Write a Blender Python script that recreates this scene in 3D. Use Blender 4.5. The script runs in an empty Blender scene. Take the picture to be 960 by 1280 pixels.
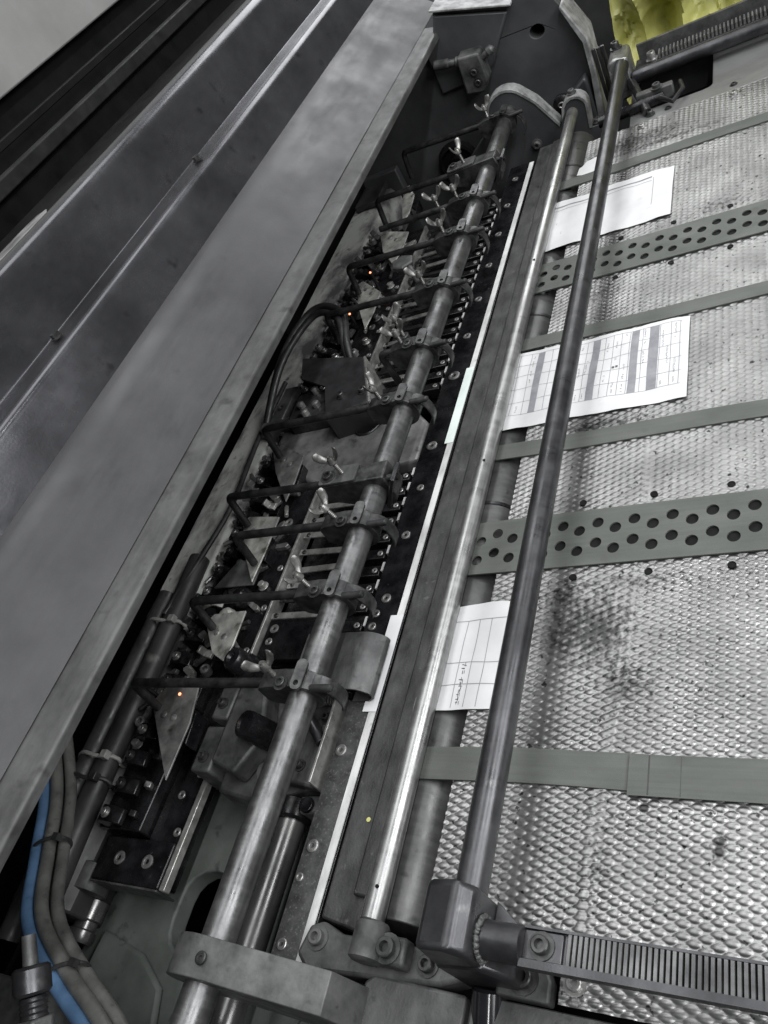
import bpy, math, random
import numpy as np
from mathutils import Vector, Matrix
from mathutils.geometry import tessellate_polygon
random.seed(7)
sc = bpy.context.scene
COL = sc.collection

# ------------------------------------------------------------------ camera
H = 0.6
cd = bpy.data.cameras.new('camera'); cam = bpy.data.objects.new('camera', cd); COL.objects.link(cam)
cd.sensor_width = 36.0; cd.sensor_fit = 'AUTO'; cd.lens = 36.0*1001.0/1280.0
cd.clip_start = 0.01; cd.clip_end = 50
# machine axes (X, Y, Z) seen in camera space (right, down, forward)
AX = np.array([0.85003571, -0.11772452, -0.51340065])
AY = np.array([0.2552866, -0.76049163, 0.59706049])
AZ = np.array([-0.46072555, -0.63858705, -0.61639156])
right = Vector((AX[0], AY[0], AZ[0])); up = -Vector((AX[1], AY[1], AZ[1])); back = -Vector((AX[2], AY[2], AZ[2]))
cam.matrix_world = Matrix(((right.x, up.x, back.x, 0), (right.y, up.y, back.y, 0), (right.z, up.z, back.z, H), (0, 0, 0, 1)))
sc.camera = cam

# ------------------------------------------------------------------ light
w = bpy.data.worlds.new('World'); sc.world = w; w.use_nodes = True
bg = w.node_tree.nodes['Background']; bg.inputs[0].default_value = (0.92, 0.96, 1.0, 1); bg.inputs[1].default_value = 0.07

def area(name, loc, target, sx, sy, power, col=(1, 1, 1)):
    l = bpy.data.lights.new(name, 'AREA'); l.shape = 'RECTANGLE'; l.size = sx; l.size_y = sy; l.energy = power; l.color = col
    o = bpy.data.objects.new(name, l); COL.objects.link(o); o.location = loc
    d = Vector(target)-Vector(loc)
    z = -d.normalized(); y = Vector((0, 1, 0)); x = y.cross(z).normalized(); y = z.cross(x)
    o.matrix_world = Matrix(((x.x, y.x, z.x, loc[0]), (x.y, y.y, z.y, loc[1]), (x.z, y.z, z.z, loc[2]), (0, 0, 0, 1)))
    return o
area('ceiling_light', (-0.75, 1.3, 2.3), (-0.5, 1.0, 0), 0.9, 3.0, 27, (0.98, 0.99, 1.0))
area('ceiling_tube', (0.80, 0.2, 2.3), (-0.4, 0.4, 0), 0.10, 3.4, 46, (0.98, 0.99, 1.0))
area('far_fill_light', (-0.3, 4.4, 1.9), (-0.4, 1.2, 0), 1.8, 1.2, 34, (0.98, 0.99, 1.0))  # added low lamp; gives the far shaft and board something bright to reflect
area('side_light', (1.7, 0.5, 1.5), (-0.6, 0.7, 0), 0.8, 2.6, 50, (0.98, 0.99, 1.0))  # fill added to brighten the mechanism under the guard
sc.view_settings.view_transform = 'Standard'; sc.view_settings.look = 'None'
sc.view_settings.exposure = 0.1; sc.view_settings.gamma = 1.0

# ------------------------------------------------------------------ materials
def mat(name, c1, c2=None, rough=0.5, metal=0.0, scale=20.0, stretch=(1, 1, 1), contrast=(0.35, 0.65), rvar=0.15,
        bump=0.0, bscale=200.0, spots=None, spot_scale=60.0, spot_amt=0.62, coat=0.0, streak=None, samt=0.35):
    m = bpy.data.materials.new(name); m.use_nodes = True
    nt = m.node_tree; N = nt.nodes; L = nt.links
    b = N['Principled BSDF']
    b.inputs['Metallic'].default_value = metal
    if coat: b.inputs['Coat Weight'].default_value = coat; b.inputs['Coat Roughness'].default_value = 0.15
    geo = N.new('ShaderNodeNewGeometry')
    mp = N.new('ShaderNodeMapping'); mp.inputs['Scale'].default_value = stretch
    L.new(geo.outputs['Position'], mp.inputs['Vector'])
    n1 = N.new('ShaderNodeTexNoise'); n1.inputs['Scale'].default_value = scale; n1.inputs['Detail'].default_value = 8; n1.inputs['Roughness'].default_value = 0.62
    L.new(mp.outputs[0], n1.inputs['Vector'])
    rp = N.new('ShaderNodeValToRGB'); rp.color_ramp.elements[0].position = contrast[0]; rp.color_ramp.elements[1].position = contrast[1]
    c2 = c2 or tuple(min(1, v*1.6) for v in c1)
    rp.color_ramp.elements[0].color = (*c1, 1); rp.color_ramp.elements[1].color = (*c2, 1)
    L.new(n1.outputs['Fac'], rp.inputs['Fac'])
    cur = rp.outputs['Color']
    if spots:
        n2 = N.new('ShaderNodeTexNoise'); n2.inputs['Scale'].default_value = spot_scale; n2.inputs['Detail'].default_value = 5
        L.new(geo.outputs['Position'], n2.inputs['Vector'])
        r2 = N.new('ShaderNodeMapRange'); r2.inputs[1].default_value = spot_amt; r2.inputs[2].default_value = spot_amt+0.15
        L.new(n2.outputs['Fac'], r2.inputs[0])
        mx = N.new('ShaderNodeMix'); mx.data_type = 'RGBA'; L.new(r2.outputs[0], mx.inputs[0]); L.new(cur, mx.inputs[6]); mx.inputs[7].default_value = (*spots, 1)
        cur = mx.outputs[2]
    sfac = None
    if streak:
        ms = N.new('ShaderNodeMapping'); ms.inputs['Scale'].default_value = streak; L.new(geo.outputs['Position'], ms.inputs['Vector'])
        ns = N.new('ShaderNodeTexNoise'); ns.inputs['Scale'].default_value = 1.0; ns.inputs['Detail'].default_value = 7; ns.inputs['Roughness'].default_value = 0.7; L.new(ms.outputs[0], ns.inputs['Vector'])
        rs = N.new('ShaderNodeMapRange'); rs.inputs[1].default_value = 0.3; rs.inputs[2].default_value = 0.7; rs.inputs[3].default_value = 1-samt; rs.inputs[4].default_value = 1+samt; L.new(ns.outputs['Fac'], rs.inputs[0])
        vm = N.new('ShaderNodeVectorMath'); vm.operation = 'SCALE'; L.new(cur, vm.inputs[0]); L.new(rs.outputs[0], vm.inputs['Scale']); cur = vm.outputs[0]; sfac = rs.outputs[0]
    L.new(cur, b.inputs['Base Color'])
    n3 = N.new('ShaderNodeTexNoise'); n3.inputs['Scale'].default_value = scale*2.3; n3.inputs['Detail'].default_value = 6
    L.new(mp.outputs[0], n3.inputs['Vector'])
    r3 = N.new('ShaderNodeMapRange'); r3.inputs[1].default_value = 0.3; r3.inputs[2].default_value = 0.7
    r3.inputs[3].default_value = max(0.05, rough-rvar); r3.inputs[4].default_value = min(1, rough+rvar)
    L.new(n3.outputs['Fac'], r3.inputs[0])
    if sfac:
        mm = N.new('ShaderNodeMath'); mm.operation = 'MULTIPLY'; L.new(r3.outputs[0], mm.inputs[0]); L.new(sfac, mm.inputs[1]); L.new(mm.outputs[0], b.inputs['Roughness'])
    else: L.new(r3.outputs[0], b.inputs['Roughness'])
    if bump:
        n4 = N.new('ShaderNodeTexNoise'); n4.inputs['Scale'].default_value = bscale; n4.inputs['Detail'].default_value = 6
        L.new(geo.outputs['Position'], n4.inputs['Vector'])
        bp = N.new('ShaderNodeBump'); bp.inputs['Strength'].default_value = bump; bp.inputs['Distance'].default_value = 0.001
        L.new(n4.outputs['Fac'], bp.inputs['Height']); L.new(bp.outputs[0], b.inputs['Normal'])
    return m

M = {}
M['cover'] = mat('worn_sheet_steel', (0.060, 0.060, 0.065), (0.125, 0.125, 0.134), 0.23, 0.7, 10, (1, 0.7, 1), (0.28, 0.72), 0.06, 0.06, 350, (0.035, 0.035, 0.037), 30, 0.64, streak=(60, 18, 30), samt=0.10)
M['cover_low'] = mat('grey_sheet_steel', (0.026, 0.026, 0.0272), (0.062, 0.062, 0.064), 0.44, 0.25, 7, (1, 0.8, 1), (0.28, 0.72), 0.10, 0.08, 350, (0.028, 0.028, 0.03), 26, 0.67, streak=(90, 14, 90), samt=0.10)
M['lip'] = mat('grimy_lip_steel', (0.038, 0.038, 0.038), (0.10, 0.10, 0.10), 0.5, 0.3, 25, (1, 0.6, 1), (0.3, 0.65), 0.1, 0.1, 300, (0.03, 0.03, 0.03), 40, 0.60, streak=(80, 6, 80), samt=0.25)
M['shaft'] = mat('oily_ground_steel', (0.065, 0.065, 0.067), (0.22, 0.22, 0.22), 0.39, 0.85, 34, (1, 0.6, 1), (0.3, 0.7), 0.10, 0.10, 600, (0.05, 0.05, 0.05), 60, 0.66, streak=(20, 160, 20), samt=0.18)
M['bright'] = mat('bright_rod_steel', (0.26, 0.26, 0.26), (0.46, 0.46, 0.455), 0.34, 0.85, 26, (1, 0.4, 1), (0.3, 0.7), 0.08, 0.06, 600, (0.16, 0.16, 0.16), 60, 0.63, streak=(10, 120, 10), samt=0.15)
M['gun'] = mat('gunmetal_bar', (0.046, 0.046, 0.049), (0.105, 0.105, 0.11), 0.35, 0.8, 26, (1, 0.6, 1), (0.3, 0.7), 0.08, 0.08, 600, (0.17, 0.17, 0.17), 55, 0.66, streak=(20, 60, 20), samt=0.2)
M['black'] = mat('black_oily_plate', (0.006, 0.006, 0.007), (0.022, 0.022, 0.024), 0.27, 0.2, 40, (1, 1, 1), (0.4, 0.72), 0.14, 0.10, 400, (0.09, 0.09, 0.09), 130, 0.68)
M['blackrod'] = mat('black_oxide_rod', (0.012, 0.012, 0.013), (0.05, 0.05, 0.05), 0.45, 0.3, 60, (1, 1, 1), (0.4, 0.75), 0.12, 0.15, 500)
M['clamp'] = mat('dark_cast_clamp', (0.025, 0.025, 0.026), (0.11, 0.11, 0.11), 0.42, 0.55, 55, (1, 1, 1), (0.38, 0.72), 0.12, 0.12, 400)
M['screw'] = mat('zinc_screw', (0.25, 0.25, 0.25), (0.50, 0.50, 0.48), 0.36, 0.8, 90, (1, 1, 1), (0.3, 0.6), 0.1)
M['darkscrew'] = mat('black_socket_screw', (0.03, 0.03, 0.03), (0.12, 0.12, 0.12), 0.38, 0.7, 80, (1, 1, 1), (0.3, 0.7), 0.1)
M['hole'] = mat('recess_shade_black', (0.006, 0.006, 0.006), (0.012, 0.012, 0.012), 0.7, 0.0, 50)  # near-black colour stands in for shade inside holes and slots
M['bar'] = mat('dull_grey_bar', (0.05, 0.05, 0.051), (0.12, 0.12, 0.12), 0.48, 0.4, 45, (1, 0.6, 1), (0.3, 0.68), 0.1, 0.2, 600, (0.028, 0.028, 0.028), 80, 0.60, streak=(90, 20, 90), samt=0.25)
M['cast'] = mat('grimy_cast_iron', (0.030, 0.031, 0.031), (0.135, 0.135, 0.133), 0.52, 0.35, 34, (1, 1, 1), (0.32, 0.7), 0.12, 0.25, 260, (0.022, 0.022, 0.022), 70, 0.64)
M['green_cast'] = mat('green_grey_paint', (0.060, 0.068, 0.061), (0.120, 0.130, 0.120), 0.55, 0.0, 16, (1, 1, 1), (0.3, 0.7), 0.1, 0.15, 300, (0.02, 0.022, 0.02), 50, 0.62)
M['frame'] = mat('dark_frame_paint', (0.036, 0.037, 0.039), (0.078, 0.079, 0.082), 0.5, 0.1, 10, (1, 1, 1), (0.3, 0.7), 0.1, 0.1, 300, (0.09, 0.09, 0.09), 14, 0.70)
M['lit_edge'] = mat('lit_edge_paint', (0.12, 0.12, 0.12), (0.38, 0.38, 0.38), 0.5, 0.2, 40, (1, 1, 1), (0.35, 0.65), 0.1, 0.1, 300)  # pale colour stands in for edges that catch the light
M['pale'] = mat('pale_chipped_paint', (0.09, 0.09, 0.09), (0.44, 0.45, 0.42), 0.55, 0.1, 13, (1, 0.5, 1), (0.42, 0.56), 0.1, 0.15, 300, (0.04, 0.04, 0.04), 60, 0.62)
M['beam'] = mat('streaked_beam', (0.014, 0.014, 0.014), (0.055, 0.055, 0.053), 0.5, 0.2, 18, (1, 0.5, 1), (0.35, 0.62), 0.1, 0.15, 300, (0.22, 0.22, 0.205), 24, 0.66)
M['tab'] = mat('bright_leaf_tab', (0.26, 0.26, 0.245), (0.60, 0.60, 0.55), 0.42, 0.4, 45, (1, 1, 1), (0.35, 0.65), 0.1, 0.15, 250, (0.10, 0.095, 0.08), 55, 0.56)
M['tabdark'] = mat('greasy_leaf_tab', (0.07, 0.07, 0.068), (0.26, 0.26, 0.25), 0.44, 0.4, 40, (1, 1, 1), (0.32, 0.68), 0.1, 0.2, 250, (0.04, 0.04, 0.038), 50, 0.60)
M['ledge'] = mat('dark_pitted_bar', (0.028, 0.028, 0.028), (0.085, 0.085, 0.085), 0.5, 0.4, 60, (1, 0.5, 1), (0.32, 0.7), 0.1, 0.3, 500, (0.16, 0.16, 0.155), 120, 0.66, streak=(60, 12, 60), samt=0.25)
M['sensor'] = mat('black_sheet_cover', (0.022, 0.022, 0.023), (0.048, 0.048, 0.05), 0.42, 0.2, 40, (1, 1, 1), (0.3, 0.7), 0.1, 0.1, 300)
M['armcast'] = mat('worn_pale_casting', (0.07, 0.07, 0.07), (0.24, 0.24, 0.235), 0.5, 0.25, 24, (1, 1, 1), (0.32, 0.68), 0.1, 0.25, 260, (0.04, 0.04, 0.04), 50, 0.60)
M['leaf'] = mat('spring_steel_leaf', (0.24, 0.24, 0.23), (0.60, 0.60, 0.57), 0.36, 0.6, 60, (1, 1, 1), (0.35, 0.7), 0.1)
M['leafdark'] = mat('oily_spring_leaf', (0.03, 0.03, 0.03), (0.10, 0.10, 0.10), 0.38, 0.7, 60)
M['wing'] = mat('worn_wing_screw', (0.10, 0.10, 0.095), (0.32, 0.32, 0.305), 0.38, 0.75, 80, (1, 1, 1), (0.3, 0.65), 0.1)
M['belt'] = mat('green_grey_belt', (0.070, 0.077, 0.069), (0.108, 0.115, 0.105), 0.60, 0.0, 24, (0.4, 1, 1), (0.3, 0.7), 0.1, 0.25, 1200, (0.07, 0.075, 0.068), 30, 0.62, streak=(4, 260, 4), samt=0.16)
M['paper'] = mat('white_paper', (0.60, 0.60, 0.605), (0.72, 0.72, 0.72), 0.55, 0.0, 14, (1, 1, 1), (0.3, 0.7), 0.08, 0.15, 60, (0.52, 0.52, 0.52), 34, 0.66)
M['ink'] = mat('grey_print', (0.22, 0.22, 0.24), (0.30, 0.30, 0.32), 0.8, 0.0, 60)
M['inkdark'] = mat('dark_print', (0.06, 0.06, 0.07), (0.14, 0.14, 0.15), 0.8, 0.0, 160)
M['tape'] = mat('white_edge_tape', (0.34, 0.34, 0.335), (0.66, 0.66, 0.65), 0.6, 0.0, 50, (1, 0.35, 1), (0.3, 0.6), 0.08, 0.1, 300, (0.10, 0.10, 0.10), 70, 0.64)
M['tapegreen'] = mat('fresh_pale_tape', (0.62, 0.70, 0.66), (0.70, 0.77, 0.73), 0.55, 0.0, 40)
M['yellow'] = mat('yellow_wrap', (0.50, 0.50, 0.15), (0.68, 0.67, 0.27), 0.42, 0.0, 22, (1, 1, 1), (0.3, 0.7), 0.1, 0.3, 60, (0.30, 0.30, 0.09), 12, 0.66)
M['hosegrey'] = mat('grey_hose', (0.060, 0.060, 0.057), (0.145, 0.145, 0.138), 0.34, 0.0, 40, (1, 1, 1), (0.3, 0.7), 0.1, 0.1, 400, (0.04, 0.04, 0.04), 60, 0.62)
M['hoseblue'] = mat('blue_hose', (0.055, 0.105, 0.185), (0.095, 0.175, 0.30), 0.36, 0.0, 40, (1, 1, 1), (0.3, 0.7), 0.1, 0.1, 400, (0.04, 0.06, 0.09), 60, 0.62)
M['hosered'] = mat('dull_red_hose', (0.13, 0.045, 0.055), (0.20, 0.08, 0.09), 0.42, 0.0, 30)
M['hoseblack'] = mat('black_cable', (0.014, 0.014, 0.014), (0.035, 0.035, 0.035), 0.45, 0.0, 40)
M['tie'] = mat('nylon_tie', (0.20, 0.20, 0.19), (0.32, 0.32, 0.30), 0.5, 0.0, 60)
M['panel'] = mat('light_grey_panel', (0.22, 0.22, 0.21), (0.30, 0.30, 0.29), 0.5, 0.0, 5, (1, 1, 1), (0.3, 0.7), 0.1, 0.05, 100)
M['sidepl'] = mat('brushed_side_plate', (0.17, 0.17, 0.17), (0.33, 0.33, 0.33), 0.45, 0.5, 10, (0.4, 1, 1), (0.3, 0.7), 0.1, 0.05, 300, (0.09, 0.09, 0.09), 50, 0.66)
M['speckle'] = mat('speckled_worn_plate', (0.045, 0.045, 0.045), (0.12, 0.12, 0.12), 0.45, 0.4, 60, (1, 1, 1), (0.35, 0.65), 0.1, 0.2, 500, (0.20, 0.20, 0.195), 420, 0.58)
M['shaderail'] = mat('shaded_rail_black', (0.010, 0.010, 0.010), (0.024, 0.024, 0.024), 0.55, 0.0, 14)  # rail colour darkened for the shade in the gap
M['film'] = mat('dirty_pale_sheet', (0.10, 0.10, 0.10), (0.34, 0.34, 0.33), 0.5, 0.0, 22, (3, 0.6, 1), (0.36, 0.64), 0.1)
M['void'] = mat('unlit_gap_black', (0.004, 0.004, 0.004), (0.009, 0.009, 0.009), 0.6, 0.0, 10)  # near-black colour keeps the gaps looking unlit under the lamps
M['dullroller'] = mat('dull_roller_steel', (0.06, 0.06, 0.06), (0.17, 0.17, 0.168), 0.42, 0.6, 16, (1, 0.7, 1), (0.3, 0.7), 0.1, 0.1, 500, (0.03, 0.03, 0.03), 60, 0.62, streak=(20, 120, 20), samt=0.2)
M['roller'] = mat('dark_roller_steel', (0.12, 0.12, 0.12), (0.30, 0.30, 0.29), 0.30, 0.8, 18, (1, 0.7, 1), (0.3, 0.7), 0.1, 0.05, 400)
M['red_lamp'] = mat('red_indicator', (0.4, 0.08, 0.05), (0.5, 0.1, 0.06), 0.4)
_b = M['red_lamp'].node_tree.nodes['Principled BSDF']; _b.inputs['Emission Color'].default_value = (1, 0.25, 0.12, 1); _b.inputs['Emission Strength'].default_value = 4.0
M['blackgloss'] = mat('glossy_black_grip', (0.008, 0.008, 0.01), (0.014, 0.014, 0.017), 0.14, 0.0, 20, rvar=0.04, coat=0.5)

for k_ in ('void', 'shaderail', 'hole'): M[k_].node_tree.nodes['Principled BSDF'].inputs['Specular IOR Level'].default_value = 0.15

def emboss_mat():
    m = mat('embossed_aluminium', (0.20, 0.20, 0.197), (0.36, 0.36, 0.353), 0.38, 0.90, 14, (1, 1, 1), (0.3, 0.65), 0.08)
    nt = m.node_tree; N = nt.nodes; L = nt.links; b = N['Principled BSDF']
    geo = N.new('ShaderNodeNewGeometry')
    cur = b.inputs['Base Color'].links[0].from_socket
    fine = N.new('ShaderNodeTexNoise'); fine.inputs['Scale'].default_value = 170; fine.inputs['Detail'].default_value = 4
    L.new(geo.outputs['Position'], fine.inputs['Vector'])
    # ink splashes: (x, y, radius x, radius y, strength)
    for (x, y, rx, ry, s) in [(-0.225, 0.40, 0.050, 0.055, 1.0), (-0.19, 0.345, 0.03, 0.04, 0.8), (-0.255, 0.44, 0.03, 0.02, 0.7),
                              (-0.20, 0.20, 0.018, 0.07, 0.55), (-0.115, 0.215, 0.006, 0.012, 1.3), (-0.168, 0.24, 0.004, 0.005, 1.6), (-0.25, 0.67, 0.08, 0.012, 0.9),
                              (-0.25, 1.33, 0.10, 0.035, 0.95), (-0.20, 1.30, 0.12, 0.012, 0.8), (-0.12, 1.06, 0.06, 0.02, 0.6), (-0.28, 0.93, 0.06, 0.03, 0.6), (-0.19, 0.45, 0.12, 0.012, 0.6)]:
        sub = N.new('ShaderNodeVectorMath'); sub.operation = 'SUBTRACT'; sub.inputs[1].default_value = (x, y, 0); L.new(geo.outputs['Position'], sub.inputs[0])
        mul = N.new('ShaderNodeVectorMath'); mul.operation = 'MULTIPLY'; mul.inputs[1].default_value = (1/rx, 1/ry, 0); L.new(sub.outputs[0], mul.inputs[0])
        ln = N.new('ShaderNodeVectorMath'); ln.operation = 'LENGTH'; L.new(mul.outputs[0], ln.inputs[0])
        fall = N.new('ShaderNodeMapRange'); fall.inputs[1].default_value = 1.25; fall.inputs[2].default_value = 0.2; fall.inputs[3].default_value = 0; fall.inputs[4].default_value = 0.42*s
        L.new(ln.outputs['Value'], fall.inputs[0])
        ad = N.new('ShaderNodeMath'); ad.operation = 'ADD'; L.new(fall.outputs[0], ad.inputs[0]); L.new(fine.outputs['Fac'], ad.inputs[1])
        th = N.new('ShaderNodeMapRange'); th.inputs[1].default_value = 0.64; th.inputs[2].default_value = 0.90; th.inputs[4].default_value = 0.85; L.new(ad.outputs[0], th.inputs[0])
        mx = N.new('ShaderNodeMix'); mx.data_type = 'RGBA'; L.new(th.outputs[0], mx.inputs[0]); L.new(cur, mx.inputs[6]); mx.inputs[7].default_value = (0.035, 0.035, 0.035, 1)
        cur = mx.outputs[2]
    L.new(cur, b.inputs['Base Color'])
    return m
M['emboss'] = emboss_mat()

# ------------------------------------------------------------------ mesh helpers
class MB:
    def __init__(s): s.v = []; s.f = []
    def add(s, vs, fs):
        o = len(s.v); s.v += [tuple(v) for v in vs]; s.f += [tuple(i+o for i in f) for f in fs]; return s
    def box(s, x0, x1, y0, y1, z0, z1, mtx=None):
        vs = [Vector(p) for p in [(x0,y0,z0),(x1,y0,z0),(x1,y1,z0),(x0,y1,z0),(x0,y0,z1),(x1,y0,z1),(x1,y1,z1),(x0,y1,z1)]]
        if mtx: vs = [mtx @ v for v in vs]
        return s.add(vs, [(3,2,1,0),(4,5,6,7),(0,1,5,4),(1,2,6,5),(2,3,7,6),(3,0,4,7)])
    def cyl(s, p0, p1, r0, r1=None, n=20, caps=True):
        p0 = Vector(p0); p1 = Vector(p1); r1 = r0 if r1 is None else r1
        d = (p1-p0).normalized(); a = d.orthogonal().normalized(); b = d.cross(a)
        vs = []
        for p, r in ((p0, r0), (p1, r1)):
            for k in range(n):
                t = 2*math.pi*k/n; vs.append(p+a*(r*math.cos(t))+b*(r*math.sin(t)))
        fs = [(k, (k+1) % n, n+(k+1) % n, n+k) for k in range(n)]
        if caps: fs += [tuple(range(n-1, -1, -1)), tuple(range(n, 2*n))]
        return s.add(vs, fs)
    def lathe(s, p0, d, prof, n=20):
        """prof: list of (along, radius) ; closed at both ends when radius small"""
        p0 = Vector(p0); d = Vector(d).normalized(); a = d.orthogonal().normalized(); b = d.cross(a)
        vs = []
        for (h, r) in prof:
            for k in range(n):
                t = 2*math.pi*k/n; vs.append(p0+d*h+a*(r*math.cos(t))+b*(r*math.sin(t)))
        fs = []
        for i in range(len(prof)-1):
            for k in range(n): fs.append((i*n+k, i*n+(k+1) % n, (i+1)*n+(k+1) % n, (i+1)*n+k))
        fs += [tuple(range(n-1, -1, -1)), tuple(range((len(prof)-1)*n, len(prof)*n))]
        return s.add(vs, fs)
    def tube(s, pts, r, n=12, flat=1.0):
        pts = [Vector(p) for p in pts]; m = len(pts)
        rs = r if isinstance(r, (list, tuple)) else [r]*m
        tang = [((pts[min(i+1, m-1)]-pts[max(i-1, 0)]).normalized()) for i in range(m)]
        a = tang[0].orthogonal().normalized(); vs = []
        for i in range(m):
            a = (a-tang[i]*a.dot(tang[i])).normalized(); b = tang[i].cross(a)
            for k in range(n):
                t = 2*math.pi*k/n; vs.append(pts[i]+a*(rs[i]*math.cos(t))+b*(rs[i]*flat*math.sin(t)))
        fs = [(i*n+k, i*n+(k+1) % n, (i+1)*n+(k+1) % n, (i+1)*n+k) for i in range(m-1) for k in range(n)]
        fs += [tuple(range(n-1, -1, -1)), tuple(range((m-1)*n, m*n))]
        return s.add(vs, fs)
    def prism(s, poly, a0, a1, axis='z', holes=()):
        """polygon extruded along an axis; z: (x,y)  y: (x,z)  x: (y,z)"""
        def mk(p, h):
            if axis == 'z': return (p[0], p[1], h)
            if axis == 'y': return (p[0], h, p[1])
            return (h, p[0], p[1])
        loops = [list(poly)]+[list(h) for h in holes]
        tris = tessellate_polygon([[Vector((p[0], p[1], 0)) for p in l] for l in loops])
        flat = [p for l in loops for p in l]; n = len(flat)
        vs = [mk(p, a0) for p in flat]+[mk(p, a1) for p in flat]
        fs = []
        for t in tris: fs += [tuple(t), tuple(i+n for i in reversed(t))]
        o = 0
        for l in loops:
            k = len(l)
            fs += [(o+i, o+(i+1) % k, n+o+(i+1) % k, n+o+i) for i in range(k)]
            o += k
        return s.add(vs, fs)
    def strip(s, path, y0, y1, t):
        """(x,z) path swept along Y with thickness t"""
        m = len(path); P = [Vector((p[0], 0, p[1])) for p in path]; nr = []
        for i in range(m):
            d = (P[min(i+1, m-1)]-P[max(i-1, 0)]).normalized(); nr.append(Vector((-d.z, 0, d.x)))
        up_ = [P[i]+nr[i]*t/2 for i in range(m)]; dn = [P[i]-nr[i]*t/2 for i in range(m)]
        poly = [(v.x, v.z) for v in up_]+[(v.x, v.z) for v in reversed(dn)]
        n = len(poly); vs = [(p[0], y0, p[1]) for p in poly]+[(p[0], y1, p[1]) for p in poly]
        fs = [(i, (i+1) % n, n+(i+1) % n, n+i) for i in range(n)]
        for i in range(m-1):
            a, b, c, d = i, i+1, n-2-i, n-1-i
            fs += [(a, b, c, d), (n+d, n+c, n+b, n+a)]
        return s.add(vs, fs)

def smooth_path(pts, r=0.01, k=5):
    """rounds the corners of a polyline"""
    P = [Vector(p) for p in pts]; out = [P[0]]
    for i in range(1, len(P)-1):
        a, b, c = P[i-1], P[i], P[i+1]
        rr = min(r, (a-b).length*0.45, (c-b).length*0.45)
        p = b+(a-b).normalized()*rr; q = b+(c-b).normalized()*rr
        for j in range(k+1):
            t = j/k; out.append(p*(1-t)**2+b*(2*t*(1-t))+q*t*t)
    out.append(P[-1]); return out

def mesh_of(name, mb, m, ang=35):
    me = bpy.data.meshes.new(name); me.from_pydata(mb.v, [], mb.f)
    import bmesh
    bm = bmesh.new(); bm.from_mesh(me); bmesh.ops.recalc_face_normals(bm, faces=bm.faces); bm.to_mesh(me); bm.free()
    me.polygons.foreach_set('use_smooth', [True]*len(me.polygons)); me.set_sharp_from_angle(angle=math.radians(ang))
    me.materials.append(M[m] if isinstance(m, str) else m); return me

def wl(o):
    v = Vector(o.location)
    while o.parent: o = o.parent; v += Vector(o.location)
    return v

def obj(name, mb, m, parent=None, bevel=0.0, seg=2, at=None):
    """links one mesh object; vertices are given in machine coordinates (or relative to the parent when at='local')"""
    if parent is not None and at != 'local':
        off = wl(parent); mb.v = [tuple(Vector(v)-off) for v in mb.v]
    o = bpy.data.objects.new(name, mesh_of(name, mb, m)); COL.objects.link(o)
    if parent is not None: o.parent = parent
    if bevel:
        b = o.modifiers.new('bevel', 'BEVEL'); b.width = bevel; b.segments = seg; b.limit_method = 'ANGLE'; b.angle_limit = math.radians(40)
    return o

def thing(name, label, cat, loc=(0, 0, 0), group=None):
    o = bpy.data.objects.new(name, None); COL.objects.link(o); o.location = loc; o.empty_display_size = 0.02
    o['label'] = label; o['category'] = cat
    if group: o['group'] = group
    return o
def tag(o, label, cat, group=None):
    o['label'] = label; o['category'] = cat
    if group: o['group'] = group
    return o
_shared = {}
def piece(name, key, maker, m, parent, loc, rot=(0, 0, 0), bevel=0.0, scale=None):
    """a small repeated part sharing its mesh"""
    if (key, m) not in _shared: _shared[(key, m)] = mesh_of(name, maker(), m)
    o = bpy.data.objects.new(name, _shared[(key, m)]); COL.objects.link(o); o.parent = parent
    o.location = Vector(loc)-wl(parent); o.rotation_euler = rot
    if scale: o.scale = scale
    if bevel:
        b = o.modifiers.new('bevel', 'BEVEL'); b.width = bevel; b.segments = 2; b.limit_method = 'ANGLE'
    return o
# round heads ------------------------------------------------------------
def head_flat(r=0.006, h=0.0014):     # countersunk washer-like head with hex recess
    def f():
        b = MB(); n = 18
        prof = [(-0.001, r), (h*0.7, r), (h, r*0.88), (h, r*0.62), (h*0.55, r*0.58), (h*0.6, r*0.36), (-h*0.8, r*0.34), (-h*0.8, r*0.02)]
        b.lathe((0, 0, 0), (0, 0, 1), prof, n); return b
    return f
def head_socket(r=0.0065, h=0.007):   # cap screw with hex recess
    def f():
        b = MB(); prof = [(0, r*1.5), (h*0.18, r*1.5), (h*0.2, r), (h*0.88, r), (h, r*0.88), (h, r*0.55), (h*0.35, r*0.5), (h*0.35, r*0.03)]
        b.lathe((0, 0, 0), (0, 0, 1), prof, 18); return b
    return f
def head_hex(r=0.008, h=0.006):
    def f():
        b = MB(); b.lathe((0, 0, 0), (0, 0, 1), [(0, r*1.35), (h*0.2, r*1.35), (h*0.22, r*1.0)], 16); b.cyl((0, 0, h*0.2), (0, 0, h), r, r, 6); return b
    return f
def flat(parent, x, y, z, r=0.006, m='screw', rot=(0, 0, 0)): return piece('screw', ('flat', round(r, 4)), head_flat(r), m, parent, (x, y, z), (rot[0], rot[1], random.random()*3))
def sock(parent, x, y, z, r=0.0065, m='darkscrew', rot=(0, 0, 0), h=0.007): return piece('socket_screw', ('sock', round(r, 4), h), head_socket(r, h), m, parent, (x, y, z), rot)

# ================================================================== SETTING
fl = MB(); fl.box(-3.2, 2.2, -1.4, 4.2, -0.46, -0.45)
o = obj('floor', fl, 'void'); o['kind'] = 'structure'
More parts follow.
